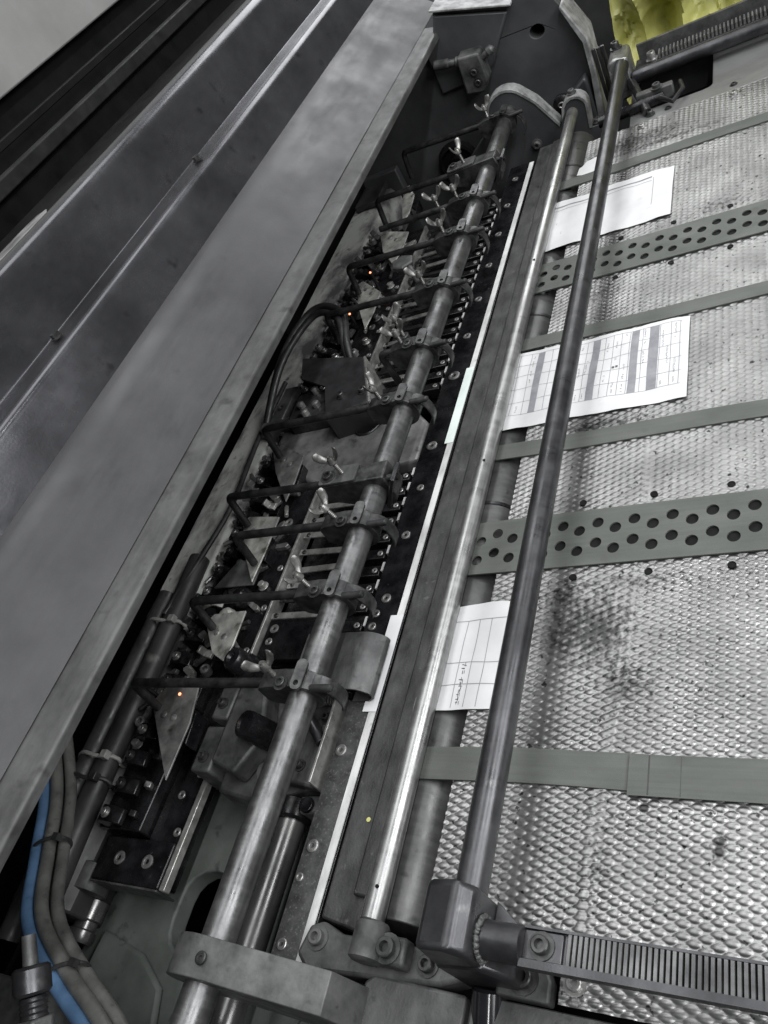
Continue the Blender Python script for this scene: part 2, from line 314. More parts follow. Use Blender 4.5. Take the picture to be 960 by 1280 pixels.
# dark drip pan under the mechanism
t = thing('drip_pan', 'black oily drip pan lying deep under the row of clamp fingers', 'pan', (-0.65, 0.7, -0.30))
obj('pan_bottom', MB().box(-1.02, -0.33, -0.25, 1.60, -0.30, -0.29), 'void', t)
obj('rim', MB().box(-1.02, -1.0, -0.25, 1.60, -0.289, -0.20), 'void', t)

# ================================================================== BIG COVER (left)
cv = thing('guard_cover', 'long dark grey folded sheet metal guard with two rounded ridges left of the mechanism', 'guard', (-0.70, 0.7, 0.2))
def fillet(path, rs, k=8):
    P = [Vector((p[0], 0, p[1])) for p in path]; out = [P[0]]
    for i in range(1, len(P)-1):
        a, b, c = P[i-1], P[i], P[i+1]; r = rs[i-1]
        p = b+(a-b).normalized()*r; q = b+(c-b).normalized()*r
        for j in range(k+1):
            t_ = j/k; out.append(p*(1-t_)**2+b*(2*t_*(1-t_))+q*t_*t_)
    out.append(P[-1]); return [(v.x, v.z) for v in out]
def wavy_strip(path, y0, y1, t, ny, amp):
    """sheet with slight dents"""
    b = MB(); m = len(path); P = [Vector((p[0], 0, p[1])) for p in path]; nr = []
    for i in range(m):
        d = (P[min(i+1, m-1)]-P[max(i-1, 0)]).normalized(); nr.append(Vector((-d.z, 0, d.x)))
    from mathutils import noise
    vs = []
    for s_ in (0, 1):
        for j in range(ny+1):
            y = y0+(y1-y0)*j/ny
            for i in range(m):
                p = P[i]+Vector((0, y, 0)); e = noise.noise(Vector((p.x*6, y*2.2, p.z*6)))*amp
                vs.append(p+nr[i]*(e+(0 if s_ == 0 else t)))
    N_ = (ny+1)*m; fs = []
    for j in range(ny):
        for i in range(m-1):
            a = j*m+i; fs.append((a, a+1, a+m+1, a+m)); fs.append((N_+a, N_+a+m, N_+a+m+1, N_+a+1))
    for j in range(ny):
        for i in (0, m-1):
            a = j*m+i; fs.append((a, a+m, N_+a+m, N_+a))
    for i in range(m-1):
        for j in (0, ny):
            a = j*m+i; fs.append((a, a+1, N_+a+1, N_+a))
    return b.add(vs, fs)
up_prof = fillet([(-0.700, 0.272), (-0.722, 0.340), (-0.757, 0.342), (-0.772, 0.425), (-0.806, 0.424), (-0.835, 0.25)], [0.010, 0.0012, 0.019, 0.012])
def densify(p, d=0.02):
    out = [p[0]]
    for a, b in zip(p, p[1:]):
        n = max(1, int(math.hypot(b[0]-a[0], b[1]-a[1])/d))
        for k in range(1, n+1): out.append((a[0]+(b[0]-a[0])*k/n, a[1]+(b[1]-a[1])*k/n))
    return out
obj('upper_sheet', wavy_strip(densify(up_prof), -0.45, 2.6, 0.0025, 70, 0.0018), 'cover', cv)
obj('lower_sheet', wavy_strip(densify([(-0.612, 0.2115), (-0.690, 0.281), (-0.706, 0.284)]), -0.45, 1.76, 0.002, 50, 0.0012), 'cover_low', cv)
lp = MB(); lp.strip(fillet([(-0.622, 0.2105), (-0.5835, 0.2005), (-0.5835, 0.192)], [0.002]), -0.45, 1.640, 0.004)
obj('lip', lp, 'lip', cv)
for y in (0.585, 0.98): piece('bolt', 'cvbolt', head_hex(0.0055, 0.006), 'clamp', cv, (-0.741, y, 0.3435))

# things beyond the cover, top left
t = thing('machine_panel', 'light grey painted machine panel behind the guard at the top left', 'panel', (-1.32, 0.8, 0.5))
obj('panel_sheet', MB().box(-1.33, -1.32, -0.6, 3.2, 0.497, 1.6), 'panel', t, 0.004)
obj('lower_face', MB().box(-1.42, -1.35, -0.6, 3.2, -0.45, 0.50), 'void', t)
t = thing('guide_rail', 'rail coloured dark for shade, in the black gap beyond the folded guard', 'rail', (-1.15, 0.9, 0.40))
obj('rail_bar', MB().box(-1.165, -1.14, -0.5, 3.0, 0.405, 0.430), 'shaderail', t, 0.003)
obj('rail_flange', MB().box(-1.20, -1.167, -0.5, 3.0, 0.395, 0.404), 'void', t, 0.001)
obj('hook', MB().tube(smooth_path([(-1.16, 0.86, 0.43), (-1.16, 0.86, 0.462), (-1.15, 0.84, 0.475)], 0.01), 0.006), 'shaderail', t)
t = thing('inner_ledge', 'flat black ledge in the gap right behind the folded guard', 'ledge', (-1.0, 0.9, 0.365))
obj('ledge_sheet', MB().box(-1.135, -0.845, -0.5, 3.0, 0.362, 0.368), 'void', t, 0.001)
b = MB(); vs = []; fs = []
for j in range(15):
    for i in range(13):
        u, v = i/12, j/14
        vs.append((-1.09+0.10*u+0.02*v, 0.60+0.38*v+0.012*math.sin(u*9)-0.03*u, 0.3695+0.004*abs(math.sin(u*7+v*9))*(0.3+u)))
for j in range(14):
    for i in range(12): a = j*13+i; fs.append((a, a+1, a+14, a+13))
b.add(vs, fs); o = obj('plastic_sheet', b, 'film'); tag(o, 'crumpled pale plastic sheet lying in the black gap at the left edge', 'plastic sheet')
o.modifiers.new('thickness', 'SOLIDIFY').thickness = 0.0006
t = thing('tie_bar', 'thin black bar running under the light grey panel', 'bar', (-1.27, 0.9, 0.44))
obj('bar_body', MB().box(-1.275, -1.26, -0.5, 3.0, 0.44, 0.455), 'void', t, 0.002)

# ================================================================== FEED BOARD
fb = thing('feed_board', 'embossed aluminium feed board covered in oval bumps with ink stains', 'feed board', (-0.1, 0.75, -0.004))
def emboss():
    ax, ay = 0.0154, 0.00766
    x0, x1 = -0.331, 0.16
    nx = int((x1-x0)/0.0009)
    ys = [0.10]
    while ys[-1] < 1.385: ys.append(ys[-1]+(0.00058 if ys[-1] < 0.5 else (0.00085 if ys[-1] < 0.9 else 0.0011)))
    ys = np.array(ys); xs = np.linspace(x0, x1, nx)
    Xg, Yg = np.meshgrid(xs, ys)
    # skewed joint: bumps of the second sheet are turned a little
    def field(X, Y, ang, ox, oy):
        c, s = math.cos(ang), math.sin(ang)
        U = (X-ox)*c+(Y-oy)*s; V = -(X-ox)*s+(Y-oy)*c
        h = np.zeros_like(U)
        for (du, dv) in ((0, 0), (0.5, 0.5)):
            iu = np.round(U/ax-du); iv = np.round(V/ay-dv)
            u = (U-(iu+du)*ax)/0.0052; v = (V-(iv+dv)*ay)/0.00275
            hv = 0.55+0.45*np.sin(iu*12.9898+iv*78.233)*0.35
            r2 = np.clip(1-u*u-v*v, 0, 1)
            h = np.maximum(h, (r2**0.68)*(0.85+hv*0.2))
        return h
    c_ = Xg+0.196+0.010*np.sin(Yg*9)
    ha = field(Xg, Yg, 0.022, -0.33, 0.1); hb = field(Xg, Yg, -0.006, 0.0, 0.1)
    h = np.maximum(ha*np.clip((0.007-c_)/0.003, 0, 1), hb*np.clip((c_+0.007)/0.003, 0, 1))
    rng = np.random.default_rng(3)
    wav = 0.25*np.sin(Xg*23+1.3)*np.sin(Yg*17)+0.2*np.sin(Xg*61+Yg*37)
    Z = -0.0010+0.00122*h+0.00035*wav
    # dented patch of flattened bumps
    d = np.exp(-(((Xg+0.23)/0.05)**2+((Yg-0.40)/0.06)**2))
    Z -= 0.0006*d*h
    # far strip is worn almost smooth
    ny = len(ys); V = np.stack([Xg, Yg, Z], -1).reshape(-1, 3).astype(np.float32)
    keep = np.ones((ny-1, nx-1), bool)
    cx = (xs[:-1]+xs[1:])/2; cy = (ys[:-1]+ys[1:])/2
    keep[np.ix_(cy < 0.134, cx < -0.217)] = False
    I = np.arange(ny*nx).reshape(ny, nx)
    q = np.stack([I[:-1, :-1], I[:-1, 1:], I[1:, 1:], I[1:, :-1]], -1)[keep]
    off = np.array(wl(fb), np.float32); V -= off
    me = bpy.data.meshes.new('embossed_sheet')
    me.vertices.add(len(V)); me.vertices.foreach_set('co', V.ravel())
    me.loops.add(q.size); me.loops.foreach_set('vertex_index', q.ravel().astype(np.int32))
    me.polygons.add(len(q)); me.polygons.foreach_set('loop_start', np.arange(0, q.size, 4, dtype=np.int32))
    me.polygons.foreach_set('use_smooth', np.ones(len(q), bool))
    me.update(); me.validate()
    me.materials.append(M['emboss'])
    o = bpy.data.objects.new('embossed_sheet', me); COL.objects.link(o); o.parent = fb
emboss()
for yb in (0.5065, 0.998): obj('slot_shade_strip', MB().box(-0.330, 0.155, yb-0.031, yb+0.031, -0.0022, 0.0004), 'hole', fb)  # black strip stands in for the shaded slot below the belt holes
obj('base_plate', MB().box(-0.331, 0.16, 0.136, 1.384, -0.010, -0.0024), 'bar', fb)
for yb in (0.5065, 1.0):
    for dy in (-0.047, 0.048):
        for k in range(6):
            x = -0.249+0.0715*k
            piece('recessed_screw', 'rec', lambda: MB().lathe((0, 0, 0), (0, 0, 1), [(-0.002, 0.0037), (0.0009, 0.0037), (0.0010, 0.0032), (0.0003, 0.0024), (0.0003, 0.0001)], 14), 'hole', fb, (x, yb+dy, 0.0))
for (x, y) in ((-0.207, 0.114), (-0.02, 0.114), (-0.30, 1.372), (-0.24, 1.372), (-0.10, 1.372)): sock(fb, x, y, 0.0, 0.0055, 'screw', h=0.004)

# panel with a slot beyond the board, far right
t = thing('slotted_side_plate', 'pale steel side plate with a long dark slot at the top right', 'side plate', (-0.05, 1.5, -0.004))
def rrect(x0, x1, y0, y1, r, k=4):
    out = []
    for (cx, cy, a0) in ((x1-r, y1-r, 0), (x0+r, y1-r, 90), (x0+r, y0+r, 180), (x1-r, y0+r, 270)):
        for j in range(k+1):
            a = math.radians(a0+90*j/k); out.append((cx+r*math.cos(a), cy+r*math.sin(a)))
    return out
pl = MB(); pl.prism([(-0.262, 1.388), (0.3, 1.388), (0.3, 1.635), (-0.272, 1.635)], -0.008, -0.001, 'z', [rrect(-0.258, -0.132, 1.428, 1.572, 0.012)])
obj('plate_body', pl, 'sidepl', t, 0.0012)
obj('slot_shade_box', MB().box(-0.262, -0.128, 1.424, 1.576, -0.10, -0.06), 'void', t)  # black box added so the slot looks dark inside
obj('slot_wall', MB().box(-0.262, -0.128, 1.577, 1.583, -0.10, -0.0085), 'frame', t)
obj('slot_wall', MB().box(-0.1275, -0.122, 1.42, 1.583, -0.10, -0.0085), 'frame', t)
for (x, y) in ((-0.10, 1.405), (-0.2, 1.405)): sock(t, x, y, -0.001, 0.004, h=0.003)
# near dark plates at the bottom of the frame
t = thing('near_cover_plate', 'dull grey cover plate at the bottom edge in front of the silver rod bracket', 'cover plate', (-0.33, 0.03, -0.01))
obj('plate_body', MB().prism([(-0.372, -0.12), (-0.287, -0.12), (-0.287, 0.095), (-0.366, 0.097), (-0.374, 0.09)], -0.022, -0.006, 'z'), 'bar', t, 0.003, 3)
t = thing('near_side_plate', 'smudged dark plate at the bottom right under the ratchet rail', 'side plate', (0, 0.02, -0.01))
obj('plate_body', MB().prism([(-0.283, -0.15), (0.25, -0.15), (0.25, 0.097), (-0.283, 0.097)], -0.022, -0.005, 'z'), 'bar', t, 0.002)

# ================================================================== BELTS
RX, RZ, RR = -0.365, -0.0335, 0.0325      # tail roller axis and radius
def wrap(u, v, h):
    """u: distance left of the roller top (negative = flat part to the right)"""
    r = RR+0.001+h
    if u <= 0: return (RX-u, v, RZ+r)
    a = u/RR
    return (RX-r*math.sin(a), v, RZ+r*math.cos(a))
UL = 0.075
def ribbon(v0, v1, kink=0.0):
    us = [-0.52, -0.45, -0.38, -0.30]+[-0.28+0.02*k for k in range(15)]+[UL*k/10 for k in range(1, 11)]
    b = MB(); vs = []
    for h in (0.0, 0.0018):
        for u in us:
            k_ = kink*max(0, min(1, (-u-0.24)/0.03)) if kink else 0
            d = kink*1.0 if (kink and u < -0.19) else 0
            wob = 0.0012*math.sin(u*21+v0*40)
            vs += [wrap(u, v0+wob-(d*0.6 if d else 0), h), wrap(u, v1+wob, h)]
    n = len(us); fs = []
    for i in range(n-1):
        a = 2*i; c = a+2*n; fs += [(a, a+1, a+3, a+2), (c, c+2, c+3, c+1), (a, a+2, c+2, c), (a+1, c+1, c+3, a+3)]
    fs += [(0, 2*n, 2*n+1, 1)]; e = 2*(n-1); fs += [(e, e+1, 2*n+e+1, 2*n+e)]
    return b.add(vs, fs)
def perf_ribbon(vc, width):
    """belt with staggered rows of punched holes; top, underside and hole walls"""
    pitch, hr, T0, T1 = 0.036, 0.0061, 0.0009, 0.0027
    b = MB(); v0, v1 = vc-width/2, vc+width/2; hv = 0.0085; n = 16
    def both(p):
        k = len(p)
        b.add([wrap(u, v, T1) for u, v in p]+[wrap(u, v, T0) for u, v in p], [tuple(range(k)), tuple(range(2*k-1, k-1, -1))])
    def wall(p, q): b.add([wrap(*p, T1), wrap(*q, T1), wrap(*q, T0), wrap(*p, T0)], [(0, 1, 2, 3)])
    def grid(ua, ub, a, c):
        m = 3 if ub > -0.02 else 1
        for k in range(m):
            p, q = ua+(ub-ua)*k/m, ua+(ub-ua)*(k+1)/m
            both([(p, a), (q, a), (q, c), (p, c)])
    def holecell(ua, ub, a, c):
        uc, vm, du, dv = (ua+ub)/2, (a+c)/2, (ub-ua)/2, (c-a)/2
        ring, sq = [], []
        for k in range(n):
            t_ = 2*math.pi*k/n+math.pi/4; co, si = math.cos(t_), math.sin(t_); m = max(abs(co), abs(si))
            ring.append((uc+hr*0.96*co, vm+hr*1.05*si)); sq.append((uc+du*co/m, vm+dv*si/m))
        for k in range(n):
            l = (k+1) % n; both([ring[k], ring[l], sq[l], sq[k]]); wall(ring[k], ring[l])
    for k in range(-29, 5):
        ua, ub = k*pitch/2, (k+1)*pitch/2
        if ub > UL: break
        last = v0
        for c in ((vc-0.017, vc+0.0085) if k % 2 else (vc-0.0085, vc+0.017)):
            grid(ua, ub, last, c-hv); holecell(ua, ub, c-hv, c+hv); last = c+hv
        grid(ua, ub, last, v1)
        wall((ua, v0), (ub, v0)); wall((ub, v1), (ua, v1))
    return b
def belt(yc, width, label, perf=False, kink=0.0):
    if perf:
        o = obj('perforated_belt', perf_ribbon(yc, width), 'belt')
        tag(o, label, 'belt', 'wide perforated suction belts')
    else:
        o = obj('transport_belt', ribbon(yc-width/2, yc+width/2, kink), 'belt'); tag(o, label, 'belt', 'narrow plain transport belts')
    return o
b1 = belt(0.266, 0.030, 'plain green-grey belt with a spliced joint, the lowest belt in the photo')
obj('splice_flap', MB().box(-0.181, 0.155, 0.2465, 0.2795, 0.0029, 0.0036), 'belt', b1, 0.0002)
for x in (-0.166, -0.142): obj('splice_seam', MB().box(x, x+(0.0012 if x < -0.163 else 0.0006), 0.2475, 0.2790, 0.00355, 0.00372), 'ledge', b1)
belt(0.5065, 0.070, 'perforated green-grey belt just above the lowest paper sheet', True)
belt(0.650, 0.024, 'plain green-grey belt along the lower edge of the printed table sheet')
belt(0.848, 0.024, 'plain green-grey belt along the upper edge of the printed table sheet')
belt(0.998, 0.070, 'perforated green-grey belt below the blank looking upper paper sheet', True)
belt(1.258, 0.026, 'plain green-grey belt above the blank looking upper paper sheet')

# tail roller and its mounts
t = thing('tail_roller', 'dark steel roller turning the belts at the left edge of the feed board', 'roller', (RX, 0.75, RZ))
obj('roller_body', MB().cyl((RX, 0.135, RZ), (RX, 1.45, RZ), RR-0.0005, n=48), 'dullroller', t, 0.001)
for y in (0.335, 0.575, 0.735, 0.92, 1.12, 1.33): obj('groove_ring', MB().lathe((RX, y-0.003, RZ), (0, 1, 0), [(0, RR-0.001), (0.001, RR+0.0006), (0.005, RR+0.0006), (0.006, RR-0.001)], 48), 'gun', t)

# ================================================================== PAPERS
def paper(name, label, outline_fn, x0, x1, y0, y1, seed, printer):
    rnd = random.Random(seed)
    def z(x, y):
        base = 0.0024+0.0011*math.sin(x*40+seed)*math.sin(y*33)+0.0007*math.sin(x*95+y*60)+0.0003*math.sin(x*210-y*130)
        if x < RX: base -= (RX-x)**2*14
        return base
    b = MB(); nx, ny = 26, 18; vs = []
    for h in (0, 0.00025):
        for j in range(ny+1):
            for i in range(nx+1):
                x = x0+(x1-x0)*i/nx; y = y0+(y1-y0)*j/ny
                x, y = outline_fn(x, y); vs.append((x, y, z(x, y)+h))
    n = (nx+1)*(ny+1); fs = []
    for j in range(ny):
        for i in range(nx):
            a = j*(nx+1)+i; fs.append((n+a, n+a+1, n+a+nx+2, n+a+nx+1))
            if i == 0: fs.append((a, n+a, n+a+nx+1, a+nx+1))
            if i == nx-1: fs.append((a+1, a+nx+2, n+a+nx+2, n+a+1))
            if j == 0: fs.append((a, a+1, n+a+1, n+a))
            if j == ny-1: fs.append((a+nx+1, n+a+nx+1, n+a+nx+2, a+nx+2))
    t = thing(name, label, 'paper', ((x0+x1)/2, (y0+y1)/2, 0))
    b.add(vs, fs); obj('sheet', b, 'paper', t)
    layers = {'ink': MB(), 'inkdark': MB()}
    def bar(a0, a1, c0, c1, m):      # in paper uv (0..1)
        L_ = layers[m]; k = max(1, int(max(abs(a1-a0)*nx, abs(c1-c0)*ny)))
        for q in range(k):
            if abs(a1-a0)*nx >= abs(c1-c0)*ny: r = (a0+(a1-a0)*q/k, a0+(a1-a0)*(q+1)/k, c0, c1)
            else: r = (a0, a1, c0+(c1-c0)*q/k, c0+(c1-c0)*(q+1)/k)
            P = []
            for (a, c) in ((r[0], r[2]), (r[1], r[2]), (r[1], r[3]), (r[0], r[3])):
                x, y = outline_fn(x0+(x1-x0)*a, y0+(y1-y0)*c); P.append((x, y, z(x, y)+0.00055))
            L_.add(P, [(0, 1, 2, 3)])
    printer(bar, rnd)
    for m in ('ink', 'inkdark'):
        if layers[m].f: obj('printed_marks', layers[m], m, t)['kind'] = 'stuff'
def glyphs(bar, rnd, a, c0, c1, size=0.010, asp=1.5):
    """a column of small printed characters running along c"""
    c = c0
    while c < c1:
        if rnd.random() < 0.85:
            for _ in range(3):
                da = rnd.uniform(-size, size)*0.6; dc = rnd.uniform(0, size*asp)
                if rnd.random() < 0.5: bar(a+da-size*0.5, a+da+size*0.5, c+dc, c+dc+size*0.3, 'inkdark')
                else: bar(a+da, a+da+size*0.22, c+dc-size*0.4, c+dc+size*1.0, 'inkdark')
        c += size*asp*1.7
def print_table(bar, rnd):
    for a in (0.05, 0.11, 0.17, 0.23, 0.34, 0.385, 0.43, 0.475, 0.52, 0.61, 0.65, 0.69, 0.73, 0.79, 0.87, 0.92, 0.96): bar(a, a+0.0022, 0.17, 0.95, 'ink')
    for c in (0.17, 0.33, 0.5, 0.66, 0.80, 0.95): bar(0.02, 0.97, c, c+0.0035, 'ink')
    for a, w_ in ((0.265, 0.035), (0.548, 0.036), (0.738, 0.036), (0.822, 0.044)): bar(a, a+w_, 0.17, 0.95, 'ink')
    for a in (0.20, 0.245, 0.45, 0.497, 0.53, 0.625, 0.668, 0.712, 0.80, 0.885, 0.905, 0.94):
        c = 0.2
        while c < 0.92:
            L_ = rnd.uniform(0.05, 0.22)
            if rnd.random() < 0.62: glyphs(bar, rnd, a, c, min(0.93, c+L_), 0.006, 1.7)
            c += L_+0.06
    bar(0.655, 0.668, 0.52, 0.545, 'inkdark'); bar(0.672, 0.683, 0.525, 0.55, 'inkdark')
paper('printed_sheet', 'white sheet printed with a ruled table and grey bars, the middle of three papers', lambda x, y: (x, y+0.0*x), -0.402, -0.150, 0.687, 0.829, 3, print_table)
def print_form(bar, rnd):
    for a in (0.12, 0.24, 0.36, 0.50, 0.62, 0.74): bar(a, a+0.006, 0.02, 0.83, 'ink')
    for c in (0.22, 0.42, 0.83): bar(0.02, 0.97, c, c+0.006, 'ink')
    bar(0.62, 0.70, 0.02, 0.83, 'ink') if False else None
    glyphs(bar, rnd, 0.56, 0.05, 0.4, 0.022, 0.9)
paper('ruled_form_sheet', 'white ruled form sheet lying over the roller, nearest of three papers', lambda x, y: (x, y+0.006*math.sin((x+0.4)*18)), -0.402, -0.296, 0.312, 0.428, 8, print_form)
def print_faint(bar, rnd):
    bar(0.05, 0.86, 0.86, 0.885, 'ink'); bar(0.05, 0.86, 0.80, 0.806, 'ink')
    bar(0.15, 0.153, 0.15, 0.8, 'ink'); bar(0.48, 0.482, 0.35, 0.8, 'ink'); bar(0.87, 0.873, 0.3, 0.86, 'ink')
    for a in (0.12, 0.18, 0.22, 0.27):
        c = 0.25
        while c < 0.7:
            if rnd.random() < 0.4: glyphs(bar, rnd, a, c, c+0.06, 0.005, 1.8)
            c += 0.12
paper('blank_sheet', 'almost blank white sheet with faint ruling, farthest of three papers', lambda x, y: (x, y), -0.402, -0.182, 1.068, 1.203, 5, print_faint)
b = MB(); b.prism([(-0.338, 1.275), (-0.318, 1.265), (-0.300, 1.28), (-0.302, 1.318), (-0.325, 1.312), (-0.331, 1.300), (-0.336, 1.296)], 0.0012, 0.0016, 'z')
tag(obj('torn_scrap', b, 'paper'), 'torn white paper scrap stuck beside the black bar above the upper sheet', 'paper scrap')

# ================================================================== SILVER ROD + BRACKET + GREY BAR
SX, SZ = -0.3685, 0.012
t = thing('silver_rod', 'bright steel rod running beside the roller under the dark bar', 'rod', (SX, 0.8, SZ))
obj('rod_body', MB().cyl((SX, 0.128, SZ), (SX, 1.50, SZ), 0.0100, n=32), 'bright', t, 0.001)
for y in (0.152, 0.62, 1.02): piece('pin_hole', 'ph', lambda: MB().cyl((0, 0, 0), (0, 0, 0.0012), 0.0016, n=10), 'hole', t, (SX+0.003, y, SZ+0.0092))
br = thing('rod_bracket', 'dark cast bracket holding the near end of the silver rod with socket screws', 'bracket', (-0.38, 0.115, -0.01))
obj('bracket_body', MB().prism([(-0.444, 0.100), (-0.438, 0.122), (-0.425, 0.127), (-0.405, 0.120), (-0.300, 0.121), (-0.292, 0.104), (-0.310, 0.097), (-0.41, 0.090), (-0.436, 0.093)], -0.03, -0.006, 'z'), 'cast', br, 0.003, 3)
obj('rod_boss', MB().lathe((SX, 0.100, SZ-0.004), (0, 1, 0), [(0, 0.011), (0.002, 0.0140), (0.026, 0.0140), (0.029, 0.012)], 28), 'cast', br)
obj('boss_block', MB().box(-0.372, -0.335, 0.101, 0.122, -0.0058, 0.010), 'cast', br, 0.003)
sock(br, -0.426, 0.113, -0.006, 0.0065, 'cast'); sock(br, -0.350, 0.112, 0.010, 0.0075, 'cast'); sock(br, -0.322, 0.109, -0.006, 0.006, 'darkscrew')
t = thing('stop_clamp', 'small clamp block with a big socket screw beneath the ratchet rail', 'clamp block', (-0.24, 0.112, 0))
obj('block_body', MB().prism([(-0.262, 0.098), (-0.222, 0.098), (-0.222, 0.112), (-0.229, 0.126), (-0.262, 0.126)], -0.010, 0.004, 'z'), 'cast', t, 0.002)
sock(t, -0.242, 0.111, 0.004, 0.0075, 'darkscrew')
t = thing('ledge_bar', 'long dull grey flat bar between the white edge strip and silver rod', 'bar', (-0.41, 0.75, -0.015))
obj('bar_body', MB().prism([(-0.4335, 0.130), (-0.381, 0.122), (-0.381, 1.46), (-0.4335, 1.46)], -0.03, -0.0115, 'z'), 'ledge', t, 0.002)
obj('bar_step', MB().box(-0.405, -0.388, 0.15, 1.455, -0.0112, -0.006), 'ledge', t, 0.002)
obj('paint_dab', MB().cyl((-0.412, 0.215, -0.0113), (-0.412, 0.215, -0.0108), 0.0022, n=10), 'yellow', t)

# ================================================================== FRONT LAY TABLE (black slab, ticks, spring leaves)
lt = thing('front_lay_table', 'black front lay table with spring leaves, screws and white tick marks', 'lay table', (-0.55, 0.8, -0.02))
obj('edge_strip', MB().prism([(-0.4765, 0.085), (-0.4385, 0.085), (-0.4385, 1.43), (-0.4875, 1.43), (-0.4875, 0.345), (-0.4765, 0.345)], -0.030, -0.0165, 'z'), 'black', lt, 0.0012)
obj('worn_end', MB().box(-0.4755, -0.4480, 0.083, 0.335, -0.0162, -0.0150), 'speckle', lt)
for (x, y, r) in [(-0.467, 0.281, 0.006), (-0.466, 0.188, 0.006), (-0.470, 0.16, 0.004), (-0.467, 0.105, 0.005), (-0.471, 0.842, 0.0085), (-0.472, 0.704, 0.0075), (-0.470, 0.554, 0.006), (-0.470, 0.463, 0.006), (-0.4775, 0.443, 0.005), (-0.4775, 0.426, 0.005),
                  (-0.47, 0.63, 0.005), (-0.470, 0.93, 0.006), (-0.470, 1.02, 0.006), (-0.470, 1.11, 0.006), (-0.470, 1.20, 0.006), (-0.470, 1.29, 0.006), (-0.470, 1.38, 0.006)]:
    flat(lt, x, y, -0.0150 if y < 0.335 else -0.0165, r)
# far inner spring panels
for (y0, y1) in ((0.395, 0.672), (0.825, 1.335)):
    obj('comb_base', MB().box(-0.640, -0.4885, y0, y1, -0.060, -0.046), 'black', lt, 0.001)
    obj('screw_plate', MB().box(-0.706, -0.6485, y0, y1, -0.040, -0.026), 'black', lt, 0.0015)
    obj('bright_edge', MB().box(-0.6482, -0.6445, y0, y1, -0.045, -0.0235), 'leaf', lt, 0.0006)
    y = y0+0.012; k = 0
    while y < y1-0.008:
        near = (y < 0.67)
        if not (0.395 < y < 0.455):
            m = 'leaf' if (near and k % 5 != 3) else ('leafdark' if k % 2 else 'leaf')
            piece('spring_leaf', 'lf', lambda: MB().prism([(-0.044, -0.0045), (0.02, -0.0045), (0.03, -0.0035), (0.03, 0.0035), (0.02, 0.0045), (-0.044, 0.0045)], -0.0012, 0.0012, 'z'), m, lt, (-0.598, y, -0.034+0.004*math.sin(k)), (0, 0.02+0.02*math.sin(k*2.1), 0.03*math.sin(k*1.7)), 0.0006)
            piece('leaf_screw', 'lfs', head_flat(0.0032, 0.0012), 'darkscrew', lt, (-0.634, y, -0.0315+0.004*math.sin(k)))
        piece('finger_block', 'fb', lambda: MB().box(-0.034, 0.026, -0.0075, 0.0075, -0.008, 0.008), 'black', lt, (-0.522, y, -0.030), (0, 0, 0), 0.0012)
        piece('block_screw', 'fbs', head_flat(0.0038, 0.0012), 'screw', lt, (-0.503, y, -0.0222))
        piece('tick_mark', 'tk', lambda: MB().box(-0.0016, 0.0016, -0.0062, 0.0062, 0, 0.004), 'tape', lt, (-0.4915, y+0.004, -0.024))
        y += 0.0255; k += 1
    yy = y0+0.03; k = 0
    while yy < y1:
        flat(lt, -0.688+0.012*(k % 2), yy, -0.026, 0.0065 if k % 2 else 0.005); flat(lt, -0.657, yy-0.018, -0.026, 0.0045); yy += 0.062; k += 1
obj('smooth_plate', MB().box(-0.640, -0.4895, 0.395, 0.452, -0.036, -0.028), 'black', lt, 0.001)
for (x, y, r) in ((-0.628, 0.438, 0.006), (-0.629, 0.420, 0.005)): flat(lt, x, y, -0.028, r)

t = thing('edge_tape_strip', 'white worn tape strip along the black lay table edge', 'tape', (-0.443, 0.7, -0.016))
obj('tape_body', MB().box(-0.4475, -0.4395, 0.088, 1.42, -0.0150, -0.0138), 'tape', t)
tag(obj('clean_tape', MB().box(-0.4515, -0.4392, 0.700, 0.848, -0.0136, -0.0130), 'tapegreen'), 'clean pale greenish tape piece on the lay table edge beside the middle sheet', 'tape')
tag(obj('wide_tape', MB().box(-0.4545, -0.4385, 0.322, 0.437, -0.0136, -0.0129), 'paper'), 'wide white tape piece on the edge beside the rounded steel cover', 'tape')

# ================================================================== CROSS ARM, LEFT GRIPPER BAR, BEAM
t = thing('cross_arm', 'worn cast arm with a round hole crossing under the shaft', 'arm', (-0.61, 0.74, -0.03))
arm_poly = [(-0.765, 0.78), (-0.70, 0.70), (-0.655, 0.675), (-0.49, 0.688), (-0.49, 0.755), (-0.54, 0.812), (-0.62, 0.822), (-0.70, 0.86), (-0.76, 0.85)]
obj('arm_body', MB().prism(arm_poly, -0.05, -0.020, 'z', [[(-0.597+0.021*math.cos(a*math.pi/8), 0.785+0.026*math.sin(a*math.pi/8)) for a in range(16)]]), 'armcast', t, 0.005, 3)
obj('hole_ring', MB().lathe((-0.597, 0.785, -0.045), (0, 0, 1), [(0, 0.020), (0, 0.026), (0.028, 0.026), (0.029, 0.0235), (0.0285, 0.020)], 24) if False else MB().tube([(-0.597+0.023*math.cos(a*math.pi/12), 0.785+0.028*math.sin(a*math.pi/12), -0.0195) for a in range(25)], 0.0022, 8), 'gun', t)

